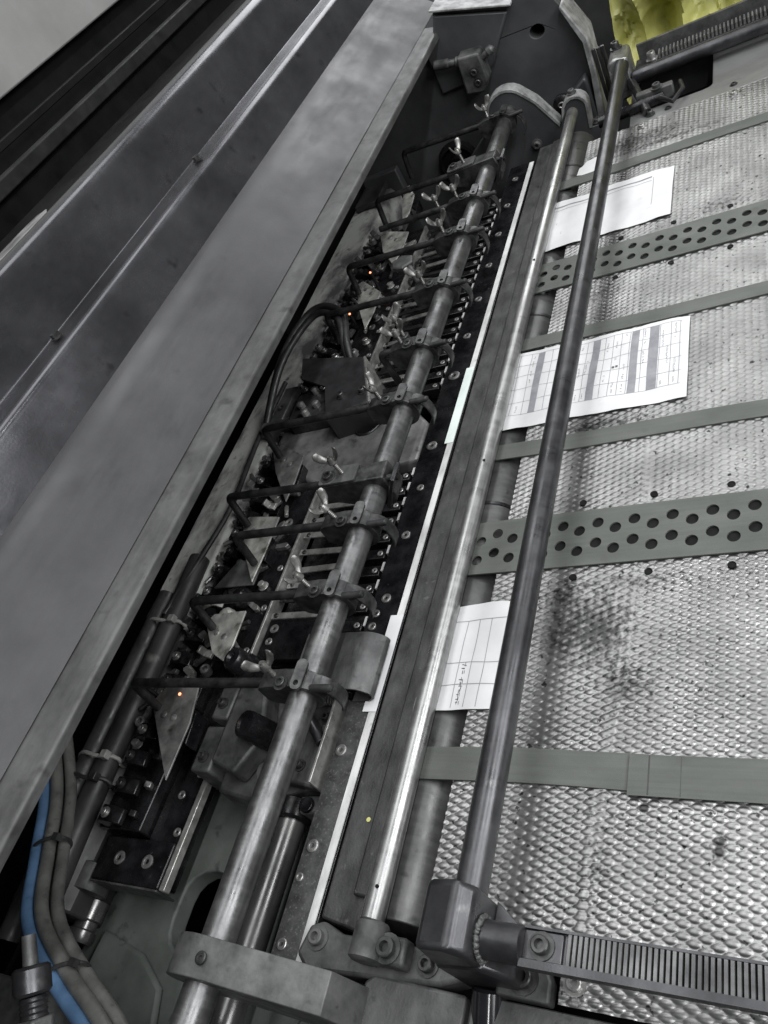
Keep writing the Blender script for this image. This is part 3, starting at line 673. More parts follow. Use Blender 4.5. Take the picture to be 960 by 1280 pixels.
LAMPS = [(-0.694, 0.333), (-0.766, 0.347), (-0.701, 1.054), (-0.697, 1.173)]
gb = thing('gripper_bar', 'row of small oily black grippers along the pale beam', 'gripper bar', (-0.75, 0.75, -0.06))
obj('bar_body', MB().box(-0.782, -0.716, 0.19, 1.40, -0.11, -0.062), 'black', gb, 0.002)
k = 0; y = 0.20
while y < 1.33:
    dx = 0.004*math.sin(k*1.9)
    piece('gripper', 'gr', lambda: MB().prism([(-0.018, -0.0), (0.006, -0.0), (0.014, 0.006), (0.014, 0.012), (0.004, 0.02), (-0.012, 0.022), (-0.018, 0.014)], -0.009, 0.009, 'y'), 'black', gb, (-0.752+dx, y, -0.062), (0, 0, 0.05*math.sin(k)), 0.0015)
    piece('gripper_screw', 'grs', head_socket(0.0042, 0.005), 'screw' if k % 3 == 0 else 'darkscrew', gb, (-0.756+dx, y, -0.041))
    piece('gripper_pad', 'grp', lambda: MB().box(-0.004, 0.004, -0.0035, 0.0035, 0, 0.012), 'screw' if k % 2 else 'darkscrew', gb, (-0.732+dx, y+0.006, -0.062), (0, 0.5, 0), 0.001)
    y += 0.0335; k += 1
for (x, y) in LAMPS: piece('indicator_lamp', 'lamp', lambda: MB().lathe((0, 0, 0), (0, 0, 1), [(0, 0.0018), (0.0012, 0.0018), (0.0022, 0.0008)], 10), 'red_lamp', gb, (x, y, -0.016)); piece('lamp_stem', 'lampstem', lambda: MB().cyl((0, 0, -0.044), (0, 0, -0.0002), 0.0026, n=10), 'black', gb, (x, y, -0.016))
# dense clutter of clips, bolts, bushes and springs between the grippers and the leaf tabs
rc_ = random.Random(21); y = 0.285
kinds = {
 'clip': lambda: MB().prism([(-0.008, 0), (0.008, 0), (0.008, 0.004), (-0.003, 0.006), (-0.003, 0.016), (-0.008, 0.016)], -0.005, 0.005, 'y'),
 'bolt': head_hex(0.0055, 0.008),
 'bush': lambda: MB().lathe((0, 0, 0), (0, 0, 1), [(0, 0.007), (0.010, 0.007), (0.012, 0.0055), (0.012, 0.003), (0.006, 0.0028), (0.006, 0.0003)], 14),
 'lever': lambda: MB().prism([(-0.014, -0.003), (0.012, -0.004), (0.016, 0.0), (0.012, 0.004), (-0.014, 0.003)], 0, 0.006, 'z'),
 'pin': lambda: MB().cyl((-0.010, 0, 0.006), (0.012, 0, 0.008), 0.003, n=10),
}
while y < 1.39:
    for x0_ in (-0.774, -0.728, -0.714):
        kd = rc_.choice(list(kinds)); m_ = rc_.choice(['black', 'clamp', 'bar', 'screw', 'leaf', 'leaf', 'tabdark', 'screw'] if x0_ > -0.74 else ['clamp', 'bar', 'screw', 'tabdark'])
        if 0.68 < y < 0.80 and x0_ > -0.73: continue
        piece(kd, 'c_'+kd, kinds[kd], m_, gb, (x0_+rc_.uniform(-.005, .005), y+rc_.uniform(-.006, .006), -0.061+rc_.uniform(0, .012)), (rc_.uniform(-.2, .2), rc_.uniform(-.3, .3), rc_.uniform(-1.2, 1.2)), 0.0006)
    y += 0.024
gb.location.z += 0.018; gb.location.x -= 0.008
y = 0.41
while y < 1.33:
    if not 0.66 < y < 0.84:
        kd = rc_.choice(['clip', 'bolt', 'bush', 'lever', 'pin'])
        piece(kd, 'c_'+kd, kinds[kd], rc_.choice(['leaf', 'screw', 'clamp', 'tabdark']), lt, (-0.678+rc_.uniform(-.012, .012), y, -0.0258), (0, 0, rc_.uniform(-1.5, 1.5)), 0.0006)
    y += 0.031
# near plate of the bar with its bright rule
np_ = thing('gripper_end_plate', 'black stepped end plate with a bright ground edge, near end of gripper bar', 'end plate', (-0.72, 0.2, -0.06))
obj('plate_body', MB().box(-0.722, -0.6735, 0.142, 0.40, -0.082, -0.0605), 'black', np_, 0.0015)
obj('front_block', MB().box(-0.778, -0.6735, 0.138, 0.186, -0.0604, -0.0535), 'black', np_, 0.002)
obj('front_face', MB().box(-0.778, -0.6735, 0.1355, 0.1378, -0.085, -0.0538), 'bar', np_, 0.0008)
obj('bright_rule', MB().box(-0.6733, -0.6655, 0.138, 0.275, -0.0660, -0.0560), 'leaf', np_, 0.001)
for (x, y, r) in ((-0.746, 0.163, 0.0075), (-0.702, 0.163, 0.0075)): flat(np_, x, y, -0.0535, r)
for (x, y, r) in ((-0.738, 0.214, 0.006), (-0.684, 0.199, 0.005), (-0.684, 0.266, 0.005), (-0.70, 0.24, 0.005)): flat(np_, x, y, -0.0605, r)

bm_ = thing('support_beam', 'long pale chipped beam running under the guard lip', 'beam', (-0.83, 0.9, -0.06))
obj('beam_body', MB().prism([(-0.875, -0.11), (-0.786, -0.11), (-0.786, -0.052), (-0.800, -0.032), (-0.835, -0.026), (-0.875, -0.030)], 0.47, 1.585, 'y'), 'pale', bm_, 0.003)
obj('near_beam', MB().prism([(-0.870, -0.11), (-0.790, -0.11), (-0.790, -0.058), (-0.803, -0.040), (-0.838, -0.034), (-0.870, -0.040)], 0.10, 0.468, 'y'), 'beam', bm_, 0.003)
obj('end_block', MB().box(-0.86, -0.775, 1.59, 1.612, -0.16, 0.0), 'frame', bm_, 0.003)
obj('end_cap', MB().box(-0.858, -0.800, 1.50, 1.58, -0.025, -0.012), 'beam', bm_, 0.003)
t = thing('cable_conduit', 'dark ribbed cable conduit tied along the near beam', 'conduit', (-0.80, 0.3, -0.03))
obj('conduit_tube', MB().tube(smooth_path([(-0.803, 0.085, -0.036), (-0.806, 0.2, -0.030), (-0.808, 0.42, -0.026), (-0.812, 0.56, -0.022)], 0.05), 0.0145, 18), 'beam', t)
obj('second_tube', MB().tube(smooth_path([(-0.836, 0.06, -0.036), (-0.836, 0.2, -0.026), (-0.840, 0.50, -0.022)], 0.05), 0.013, 18), 'hoseblack', t)
for y in (0.262, 0.235, 0.452):
    obj('cable_tie', MB().tube([(-0.822+0.034*math.cos(a*math.pi/12), y+0.002*math.sin(a), -0.032+0.0215*math.sin(a*math.pi/12)) for a in range(0, 25)], 0.0026, 8), 'tie' if y != 0.235 else 'hoseblack', t)
    obj('tie_lock', MB().box(-0.802, -0.792, y-0.005, y+0.005, -0.017, -0.008), 'tie' if y != 0.235 else 'hoseblack', t, 0.001)
# thin cable lying on the beam
tag(obj('thin_cable', MB().tube(smooth_path([(-0.815, 0.46, -0.012), (-0.802, 0.55, -0.014), (-0.795, 0.65, -0.020), (-0.81, 0.80, -0.018), (-0.80, 0.92, -0.010)], 0.05), 0.004, 10), 'hoseblack'), 'thin black cable lying along the pale beam left of the cross arm', 'cable')
# brackets on the beam by the sensor
t = thing('beam_bracket', 'dark angled bracket bolted across the pale beam near the cross arm', 'bracket', (-0.78, 0.82, -0.03))
obj('bracket_arm', MB().box(-0.80, -0.745, 0.80, 0.816, -0.05, -0.004, Matrix.Identity(4)), 'cast', t, 0.002)
obj('bracket_foot', MB().box(-0.79, -0.765, 0.816, 0.90, -0.022, -0.008), 'cast', t, 0.002)
flat(t, -0.778, 0.85, -0.008, 0.006, 'darkscrew')

# ================================================================== LEAF TABS
tabs = [
 ([(-0.748, 0.325), (-0.733, 0.345), (-0.674, 0.340), (-0.665, 0.297), (-0.668, 0.232), (-0.727, 0.301)], 'grimy triangular leaf tab under the nearest clamp finger', 0.0),
 ([(-0.716, 0.434), (-0.706, 0.444), (-0.649, 0.442), (-0.649, 0.395), (-0.655, 0.375), (-0.681, 0.388)], 'pale leaf tab with two bright rivets under the second clamp finger', 0.0),
 ([(-0.735, 0.600), (-0.725, 0.607), (-0.663, 0.593), (-0.664, 0.535), (-0.668, 0.491), (-0.706, 0.544)], 'yellowish bright leaf tab below the shaft block finger', 0.0),
 ([(-0.740, 0.735), (-0.728, 0.747), (-0.669, 0.709), (-0.667, 0.66), (-0.670, 0.626), (-0.715, 0.688)], 'greasy leaf tab beside the left end of the cross arm', 0.0),
 ([(-0.725, 1.145), (-0.712, 1.150), (-0.656, 1.090), (-0.655, 1.04), (-0.661, 0.997), (-0.700, 1.075)], 'pointed leaf tab above the sensor cover', 0.0),
 ([(-0.725, 1.305), (-0.712, 1.310), (-0.650, 1.27), (-0.650, 1.21), (-0.661, 1.18), (-0.700, 1.24)], 'bright leaf tab under the second farthest block finger', 0.0),
 ([(-0.718, 1.470), (-0.706, 1.474), (-0.680, 1.42), (-0.676, 1.36), (-0.684, 1.33), (-0.704, 1.40)], 'narrow leaf tab under the farthest clamp finger', 0.0),
]
for poly, lab, _ in tabs:
    cx = sum(p[0] for p in poly)/len(poly); cy = sum(p[1] for p in poly)/len(poly)
    t = thing('leaf_tab', lab, 'leaf tab', (cx, cy, 0.0), 'sheet leaf tabs in a row')
    b = MB(); b.prism(poly, -0.0012, 0.0012, 'z')
    b.v = [(x, y, z+0.10*(x+0.70)*(1) - 0.05*(cy-y)) for x, y, z in b.v]
    obj('leaf', b, 'tabdark' if ('grimy' in lab or 'greasy' in lab) else 'tab', t, 0.0006)
    b = MB(); x_ = poly[0][0]; b.prism([(poly[-1][0]+0.01, poly[-1][1]+0.006), (poly[0][0]+0.012, poly[0][1]-0.008), (-0.675, cy+0.01), (-0.672, cy-0.03)], -0.03, -0.008, 'z')
    obj('stem', b, 'black', t, 0.002)
    for q in (0.25, 0.55):
        x = poly[0][0]+0.016+(poly[3][0]-poly[0][0])*q*0.8; y = poly[0][1]-0.012+(poly[3][1]-poly[0][1])*q*0.6
        piece('rivet', 'rv', lambda: MB().lathe((0, 0, 0), (0, 0, 1), [(0, 0.0042), (0.001, 0.004), (0.0022, 0.0018)], 12), 'screw', t, (x, y, 0.0012+0.10*(x+0.70)-0.05*(cy-y)))

# ================================================================== SHAFT AND CLAMP FINGERS
AXX, AXZ, AR = -0.484, 0.045, 0.0146
KC = 0.78
def sc_(b, k=KC, ky=0.92):
    b.v = [(v[0]*k, v[1]*ky, v[2]*k) for v in b.v]; return b
t = thing('clamp_shaft', 'thick oily steel shaft carrying the row of clamp fingers', 'shaft', (AXX, 0.8, AXZ))
obj('shaft_body', MB().cyl((AXX, -0.02, AXZ), (AXX, 1.60, AXZ), AR, n=48), 'shaft', t, 0.001)
def wing_screw(parent, x, y, z, h, rot, tilt=0.0):
    """stem with a wing nut, pointing up"""
    R = Matrix.Translation((x, y, z)) @ Matrix.Rotation(tilt, 4, 'Y') @ Matrix.Rotation(rot, 4, 'Z')
    b = MB(); b.lathe((0, 0, -0.006), (0, 0, 1), [(0.0011*k, 0.0031 if k % 2 else 0.0026) for k in range(int((h+0.006)/0.0011))], 12); b.v = [tuple(R @ Vector(v)) for v in b.v]
    stem = obj('wing_screw', b, 'wing', parent, at='local')
    b = MB(); b.lathe((0, 0, h-0.004), (0, 0, 1), [(0, 0.0048), (0.001, 0.0056), (0.005, 0.0050), (0.008, 0.0040), (0.009, 0.0036), (0.009, 0.0022), (0.011, 0.0021)], 16)
    for s in (-1, 1):
        b.tube([(s*0.003, 0, h), (s*0.0065, 0, h+0.002), (s*0.0105, 0, h+0.0065), (s*0.0135, 0, h+0.0125), (s*0.0140, 0, h+0.0160), (s*0.0140, 0, h+0.0172)], [0.0030, 0.0034, 0.0046, 0.0050, 0.0040, 0.0018], 12, 0.34)
    b.v = [tuple(R @ Vector(v)) for v in b.v]
    obj('wing_nut', b, 'wing', stem, at='local')
def arcpts(r, a0, a1, n):
    return [(r*math.cos(math.radians(a0+(a1-a0)*k/n)), r*math.sin(math.radians(a0+(a1-a0)*k/n))) for k in range(n+1)]
def clamp(y, tip, label, wing_rot, short=False, straight=False, drop=0.052, tilt=0.0, yaw=0.0):
    t = thing('clamp_finger', label, 'clamp', (AXX, y, AXZ), 'clamp fingers along the shaft')
    ring = arcpts(0.0275, -120, 85, 14)
    b = MB(); b.prism([(-0.060, -0.006), (-0.052, -0.014)]+ring+[(-0.018, 0.0285), (-0.040, 0.0270), (-0.056, 0.0235), (-0.060, 0.018)], -0.0105, 0.0105, 'y')
    obj('clamp_body', sc_(b), 'clamp', t, 0.0018, 3, at='local')
    # slotted ear lying over the shaft
    R = Matrix.Translation((0.006, -0.002, 0.0275)) @ Matrix.Rotation(math.radians(18), 4, 'Y')
    b = MB(); b.prism(rrect(-0.007, 0.0075, -0.0135, 0.022, 0.006), 0, 0.005, 'z', [[(0.0002+0.0032*math.cos(a*math.pi/6), -0.006+0.0032*math.sin(a*math.pi/6)) for a in range(12)]])
    b.v = [tuple(R @ Vector(v)) for v in b.v]; ear = obj('ear', sc_(b), 'clamp', t, 0.0008, at='local')
    o = piece('socket_screw', ('sock', .0055, .004), head_socket(0.0055, 0.004), 'darkscrew', t, Vector((AXX-0.018*KC, y-0.006, AXZ+0.0283*KC)))
    # curved tail leaf
    b = MB(); b.strip(smooth2([(0.022, 0.018), (0.034, 0.014), (0.043, 0.002), (0.0465, -0.014), (0.0445, -0.030), (0.038, -0.042)]), -0.0085, 0.0085, 0.0035)
    obj('tail', sc_(b, 0.72), 'clamp', t, 0.0008, at='local')
    b = MB(); b.cyl((0.018, -0.007, 0.016), (0.050, -0.007, 0.016), 0.0046, n=14); b.lathe((0.050, -0.007, 0.016), (1, 0, 0), [(0, 0.0046), (0.003, 0.0040), (0.0045, 0.0015)], 14)
    obj('pin', sc_(b, 0.75), 'blackrod', t, at='local')
    L_ = tip-AXX
    if short: path = [(-0.040, 0, 0.012), (L_, 0.0, 0.014), (L_+0.004, 0.0, -0.045)]
    elif straight: path = [(-0.040, 0, 0.012), (L_, 0.0, 0.014)]
    else: path = [(-0.040, 0, 0.012), (L_, 0.0, 0.015), (L_-0.006, -0.002, 0.015-drop)]
    path = [(p[0], p[1]+yaw*(p[0]+0.05), p[2]) for p in path]
    fg = obj('finger_rod', MB().tube(smooth_path(path, 0.010), 0.0052, 14), 'blackrod', t, at='local')
    wing_screw(t, -0.027, 0.003, 0.021, 0.017, wing_rot, tilt)
    return t
def smooth2(pts, k=4):
    P = [Vector((p[0], 0, p[1])) for p in pts]; out = []
    for i in range(len(P)-1):
        a = P[max(i-1, 0)]; b = P[i]; c = P[i+1]; d = P[min(i+2, len(P)-1)]
        for j in range(k):
            t_ = j/k; q = 0.5*((2*b)+(c-a)*t_+(2*a-5*b+4*c-d)*t_*t_+(3*b-a-3*c+d)*t_**3); out.append((q.x, q.z))
    out.append((P[-1].x, P[-1].z)); return out
clamp(0.315, -0.715, 'nearest clamp finger with wing nut, beside the rounded steel cover', 0.5)
clamp(0.422, -0.685, 'second nearest clamp finger with its wing nut seen edge on', 1.6, tilt=-0.15)
clamp(0.517, -0.663, 'third nearest clamp finger, directly before the square shaft block', 1.45, tilt=-0.25)
clamp(0.715, -0.706, 'clamp finger whose rod crosses over the cast cross arm', 1.7, tilt=-0.1)
clamp(0.826, -0.548, 'clamp with a short bent rod, right of the sensor cover', 0.4, short=True)
clamp(0.962, -0.692, 'clamp finger whose rod ends just above the sensor cover', 0.2, yaw=-0.05)
clamp(1.098, -0.696, 'third farthest round clamp finger on the shaft', 0.6, yaw=-0.03)
clamp(1.202, -0.662, 'clamp with a straight unbent rod near the far end', 0.3, straight=True)
clamp(1.484, -0.698, 'farthest clamp finger close to the white edged bracket', 0.8, yaw=-0.08)
def block_clamp(y, tip, label, rot):
    t = thing('block_clamp', label, 'clamp', (AXX, y, AXZ), 'square block clamps on the shaft')
    b = MB(); b.prism([(-0.082, -0.004), (-0.030, -0.024), (0.020, -0.026), (0.030, -0.010), (0.024, 0.026), (-0.020, 0.026), (-0.082, 0.024)], -0.014, 0.014, 'y')
    obj('block_body', sc_(b, 0.85, 1), 'clamp', t, 0.002, at='local')
    obj('top_plate', sc_(MB().prism(rrect(-0.080, -0.020, -0.0135, 0.0135, 0.004), 0.0262, 0.0295, 'z'), 0.85, 1), 'bar', t, 0.0008, at='local')
    R = Matrix.Translation((0.026, -0.003, 0.006)) @ Matrix.Rotation(math.radians(32), 4, 'Y')
    b = MB(); b.box(0, 0.006, -0.016, 0.013, -0.040, 0.022); b.v = [tuple(R @ Vector(v)) for v in b.v]; obj('side_plate', sc_(b, 0.85, 1), 'gun', t, 0.001, at='local')
    b = MB(); b.cyl((0.026, -0.006, 0.016), (0.044, -0.006, 0.014), 0.0045, n=12); obj('pin', sc_(b, 0.8, 1), 'blackrod', t, at='local')
    L_ = tip-AXX
    obj('finger_rod', MB().tube(smooth_path([(-0.07, 0, 0.012), (L_, 0.004, 0.015), (L_-0.006, 0.002, -0.04)], 0.010), 0.0052, 14), 'blackrod', t, at='local')
    piece('socket_screw', ('sock', .0065, .005), head_socket(0.0065, 0.005), 'darkscrew', t, Vector((AXX-0.056, y-0.002, AXZ+0.0251)))
    wing_screw(t, -0.038, 0.002, 0.024, 0.022, rot, -0.1)
block_clamp(0.585, -0.710, 'square block clamp with upright wing nut, fourth from the near end', 0.15)
block_clamp(1.318, -0.706, 'square block clamp near the far end of the shaft', 1.3)

# hexagonal knob plate between clamps
t = thing('small_lever', 'small dark lever with a flat hexagonal pad beside the shaft', 'lever', (-0.53, 1.03, 0.03))
obj('lever_pad', MB().lathe((-0.575, 1.055, 0.055), (0.1, 0, 1), [(0, 0.018), (0.008, 0.020), (0.010, 0.017)], 6), 'cast', t, 0.001)
obj('lever_stem', MB().tube([(-0.562, 1.045, 0.055), (-0.535, 1.0, 0.052), (-0.50, 0.975, 0.06)], 0.005), 'bar', t)
# loose wing screw seen beside the block
for (x, y, z, lab, r) in ((-0.548, 0.905, 0.060, 'upright wing screw beside the short bent clamp', 1.0), (-0.566, 1.245, 0.06, 'wing screw on a stud between the two far clamps', 0.4)):
    t = thing('stud_screw', lab, 'wing screw', (x, y, 0.03)); wing_screw(t, 0, 0, 0.0, 0.030, r)
    obj('stud_foot', MB().cyl((x, y, -0.03), (x, y, 0.029), 0.008, n=14), 'clamp', t, 0.001)

# ================================================================== SENSOR BOX with cables
sb = thing('sensor_cover', 'black bent sheet sensor cover with two screws and looping cables', 'sensor cover', (-0.66, 0.86, 0.02))
b = MB(); b.prism([(-0.745, 0.925), (-0.615, 0.885), (-0.572, 0.775), (-0.640, 0.762), (-0.668, 0.835), (-0.725, 0.868)], 0.020, 0.0235, 'z')
obj('cover_sheet', b, 'sensor', sb, 0.001)
b = MB(); b.prism([(-0.572, 0.775), (-0.569, 0.776), (-0.612, 0.887), (-0.615, 0.885)], -0.045, 0.0236, 'z'); obj('cover_side', b, 'leaf', sb, 0.0006)
b = MB(); b.prism([(-0.640, 0.762), (-0.572, 0.775), (-0.572, 0.772), (-0.640, 0.759)], -0.035, 0.0234, 'z'); obj('cover_lip', b, 'sensor', sb, 0.0006)
sock(sb, -0.625, 0.80, 0.0235, 0.005); sock(sb, -0.588, 0.80, 0.0235, 0.005)
obj('sensor_body', MB().box(-0.735, -0.655, 0.79, 0.855, -0.05, 0.005), 'clamp', sb, 0.003)
for i, (x, y) in enumerate(((-0.715, 0.82), (-0.70, 0.85), (-0.685, 0.815), (-0.70, 0.80))): piece('terminal', 'trm', lambda: MB().lathe((0, 0, 0), (0, 0, 1), [(0, 0.006), (0.008, 0.006), (0.010, 0.003)], 10), 'screw', sb, (x, y, 0.005))
for off, rad, lab in ((0, 0.0062, 'thick black cable looping over the sensor cover, outer loop'), (0.018, 0.0055, 'thick black cable looping over the sensor cover, inner loop')):
    pts = [(-0.80, 0.80, -0.02), (-0.785+off*0.4, 0.93-off, 0.03), (-0.735+off*0.5, 1.005-off, 0.055), (-0.675, 0.985-off, 0.05), (-0.655-off*0.3, 0.925, 0.03), (-0.652-off*0.3, 0.90, 0.0)]
    P3 = [Vector(p) for p in pts]; out = []
    for i in range(len(P3)-1):
        a = P3[max(i-1, 0)]; b_ = P3[i]; c = P3[i+1]; d = P3[min(i+2, len(P3)-1)]
        for j in range(7):
            t_ = j/7; out.append(0.5*((2*b_)+(c-a)*t_+(2*a-5*b_+4*c-d)*t_*t_+(3*b_-a-3*c+d)*t_**3))
    out.append(P3[-1]); tag(obj('loop_cable', MB().tube(out, rad, 12), 'hoseblack'), lab, 'cable')

# ================================================================== NEAR MECHANISM UNDER THE SHAFT
rc = thing('rounded_cover', 'curved grey steel cover with an open dark end right of the nearest clamp', 'cover', (-0.47, 0.37, 0.0))
prof = fillet([(-0.535, 0.012), (-0.450, 0.012), (-0.438, -0.004), (-0.450, -0.013), (-0.47, -0.0135)], [0.014, 0.008, 0.004])
obj('curved_sheet', MB().strip(prof, 0.333, 0.400, 0.0022), 'bar', rc, 0.0004)
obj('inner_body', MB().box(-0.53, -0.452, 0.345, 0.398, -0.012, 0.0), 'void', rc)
na = thing('air_valve_block', 'greasy iron valve block with a black round knob under the shaft', 'valve block', (-0.58, 0.29, -0.03))
obj('left_block', MB().box(-0.660, -0.632, 0.252, 0.305, -0.07, -0.018), 'cast', na, 0.003)
obj('left_cap', MB().box(-0.657, -0.632, 0.312, 0.352, -0.05, -0.014), 'cast', na, 0.003)
b = MB(); b.prism([(-0.631, 0.24), (-0.575, 0.232), (-0.49, 0.255), (-0.49, 0.345), (-0.631, 0.350)], -0.075, -0.040, 'z'); obj('main_block', b, 'cast', na, 0.004)
b = MB(); b.prism([(-0.630, 0.262), (-0.592, 0.250), (-0.570, 0.29), (-0.590, 0.352), (-0.630, 0.352)], -0.0398, -0.012, 'z'); obj('top_block', b, 'cast', na, 0.004)
b = MB(); b.lathe((-0.563, 0.298, -0.04), (-0.25, -0.1, 1), [(0, 0.0155), (0.052, 0.0155), (0.056, 0.0145), (0.057, 0.010), (0.055, 0.008), (0.055, 0.001)], 24); obj('round_knob', b, 'black', na)
b = MB(); b.lathe((-0.560, 0.262, -0.04), (0, -0.25, 1), [(0, 0.016), (0.008, 0.016), (0.010, 0.012), (0.018, 0.010), (0.018, 0.005), (0.012, 0.004), (0.012, 0.0005)], 20); obj('hose_nipple', b, 'cast', na)
obj('right_plate', MB().prism([(-0.545, 0.252), (-0.492, 0.246), (-0.492, 0.340), (-0.53, 0.336)], -0.0398, -0.026, 'z'), 'bar', na, 0.003)
obj('link_pin', MB().cyl((-0.535, 0.332, -0.012), (-0.497, 0.290, -0.02), 0.006, n=14), 'gun', na, 0.001)
obj('guide_rail', MB().box(-0.4915, -0.4885, 0.245, 0.345, -0.05, -0.010), 'leaf', na, 0.0006)
for (x, y) in ((-0.646, 0.268), (-0.645, 0.330), (-0.52, 0.268), (-0.505, 0.32)): sock(na, x, y, -0.0178 if y < .3 and x < -.6 else (-0.0138 if x < -.6 else -0.026), 0.0045)
obj('lower_block', MB().prism([(-0.530, 0.226), (-0.482, 0.232), (-0.482, 0.250), (-0.530, 0.245)], -0.09, -0.048, 'z'), 'cast', na, 0.004)
obj('block_pin', MB().cyl((-0.512, 0.236, -0.0485), (-0.512, 0.236, -0.044), 0.008, n=18), 'black', na, 0.001)
b = MB(); k = 0
for k in range(9): b.cyl((-0.515+0.0035*k, 0.338, -0.020), (-0.5135+0.0035*k, 0.338, -0.020), 0.0055, n=12)
obj('coil_spring', b, 'leaf', na)
t = thing('oil_knob', 'black ribbed knob standing on the second leaf tab', 'knob', (-0.62, 0.372, 0.0))
obj('knob_body', MB().lathe((-0.622, 0.372, -0.02), (-0.15, -0.05, 1), [(0, 0.016), (0.012, 0.017), (0.018, 0.0165), (0.020, 0.013), (0.026, 0.013), (0.028, 0.0145), (0.036, 0.0145), (0.040, 0.012), (0.041, 0.007), (0.037, 0.005), (0.037, 0.0005)], 24), 'black', t)
t = thing('ball_joint', 'dark ball joint with white washers behind the second clamp finger', 'ball joint', (-0.69, 0.475, -0.01))
obj('ball', MB().lathe((-0.690, 0.480, -0.03), (0, 0, 1), [(0, 0.008), (0.006, 0.013), (0.014, 0.015), (0.022, 0.0125), (0.027, 0.006)], 20), 'black', t)
obj('washer', MB().lathe((-0.700, 0.452, -0.02), (-0.2, -0.3, 1), [(0, 0.012), (0.008, 0.0125), (0.012, 0.010), (0.013, 0.004)], 18), 'tab', t)
obj('bent_leaf', MB().prism([(-0.735, 0.490), (-0.712, 0.535), (-0.668, 0.520), (-0.668, 0.49)], -0.006, -0.003, 'z'), 'cast', t, 0.001)
b = MB(); b.strip(smooth2([(-0.76, -0.02), (-0.735, -0.002), (-0.712, 0.006), (-0.70, 0.0)]), 0.455, 0.462, 0.002); obj('wire_clip', b, 'tie', t)

# lower bright rod
t = thing('lower_rod', 'thinner bright oily rod beneath the clamp shaft at the near end', 'rod', (-0.535, 0.12, -0.06))
obj('rod_body', MB().cyl((-0.535, -0.05, -0.06), (-0.535, 0.235, -0.06), 0.0145, n=32), 'roller', t, 0.001)
obj('rod_collar', MB().lathe((-0.535, 0.222, -0.06), (0, 1, 0), [(0, 0.017), (0.003, 0.020), (0.020, 0.020), (0.022, 0.017)], 28), 'black', t)
# near frame casting, green grey, with an opening
t = thing('near_frame_casting', 'green grey painted frame casting with a dark oval opening at the bottom', 'frame casting', (-0.6, 0.1, -0.12))
hole = rrect(-0.690, -0.618, 0.093, 0.178, 0.030)
b = MB(); b.prism([(-0.84, -0.15), (-0.36, -0.15), (-0.40, 0.09), (-0.445, 0.105), (-0.553, 0.105), (-0.553, 0.30), (-0.70, 0.34), (-0.715, 0.20), (-0.80, 0.135)], -0.135, -0.110, 'z', [hole])
obj('casting_body', b, 'green_cast', t, 0.006, 3)
obj('raised_step', MB().prism([(-0.80, -0.14), (-0.60, -0.14), (-0.665, 0.06), (-0.705, 0.085), (-0.775, 0.10)], -0.1095, -0.100, 'z'), 'green_cast', t, 0.004)
obj('raised_rib', MB().box(-0.625, -0.60, 0.185, 0.30, -0.1095, -0.095), 'green_cast', t, 0.004)
obj('inner_lever', MB().box(-0.690, -0.63, 0.150, 0.172, -0.21, -0.160), 'cast', t, 0.004)
obj('inner_pin', MB().cyl((-0.66, 0.125, -0.21), (-0.64, 0.16, -0.17), 0.010, n=14), 'bar', t)
obj('edge_block', MB().prism([(-0.455, 0.03), (-0.376, 0.03), (-0.380, 0.083), (-0.432, 0.088)], -0.1095, -0.035, 'z'), 'green_cast', t, 0.004)
flat(t, -0.73, 0.06, -0.11, 0.008, 'darkscrew')
t = thing('shaft_bearing', 'worn grey iron bearing arm clamped round the near end of shaft', 'bearing', (-0.45, 0.07, 0.03))
ring = arcpts(0.033, 60, 250, 14)
b = MB(); b.prism([(AXX+p[0], AXZ-0.004+p[1]) for p in ring]+[(-0.42, -0.035), (-0.372, -0.040), (-0.366, -0.010), (-0.378, 0.034)], 0.056, 0.086, 'y')
obj('bearing_body', b, 'cast', t, 0.006, 3)
piece('set_screw', 'sset', head_flat(0.005, 0.001), 'darkscrew', t, (-0.470, 0.070, 0.0735))
t = thing('side_stub', 'short grey stub shaft in front of the green casting', 'stub shaft', (-0.52, 0.02, -0.03))
obj('stub_body', MB().cyl((-0.532, -0.06, -0.02), (-0.532, 0.045, -0.02), 0.007, n=16), 'bar', t, 0.001)
# worm/roller end under gripper plate at left
t = thing('cam_follower', 'grimy grey cam follower with a bright shaft end under the end plate', 'cam follower', (-0.79, 0.14, -0.09))
obj('follower_body', MB().lathe((-0.80, 0.125, -0.075), (0, 1, 0), [(0, 0.020), (0.002, 0.024), (0.03, 0.024), (0.032, 0.020)], 24), 'cast', t)
obj('shaft_end', MB().lathe((-0.80, 0.08, -0.095), (0, 1, 0), [(0, 0.014), (0.004, 0.016), (0.012, 0.016), (0.014, 0.013), (0.022, 0.013), (0.024, 0.016), (0.044, 0.016)], 20), 'roller', t)

# ================================================================== SWINGING BLACK BAR WITH RATCHET RAILS
BX, BZ = -0.2705, 0.050
sf = thing('swing_frame', 'dark round bar with two ratchet rails swung over the feed board', 'swing bar', (BX, 0.8, BZ))
obj('round_bar', MB().cyl((BX, 0.14, BZ), (BX, 1.535, BZ), 0.0120, n=36), 'gun', sf, 0.001)
nb = MB(); nb.prism([(-0.302, 0.018), (-0.296, 0.070), (-0.268, 0.078), (-0.256, 0.066), (-0.256, 0.018), (-0.275, 0.005)], 0.104, 0.150, 'y')
obj('near_end_block', nb, 'gun', sf, 0.005, 4)
gs = MB(); gs.prism([(-0.256, 0.150), (-0.236, 0.136), (-0.256, 0.110)], 0.030, 0.036, 'z'); obj('gusset', gs, 'gun', sf, 0.001)
tb = MB(); tb.lathe((-0.262, 0.121, 0.050), (1, 0, 0), [(0, 0.0125), (0.036, 0.0125), (0.0365, 0.0115)], 28); obj('near_tube', tb, 'gun', sf)
wd = MB()
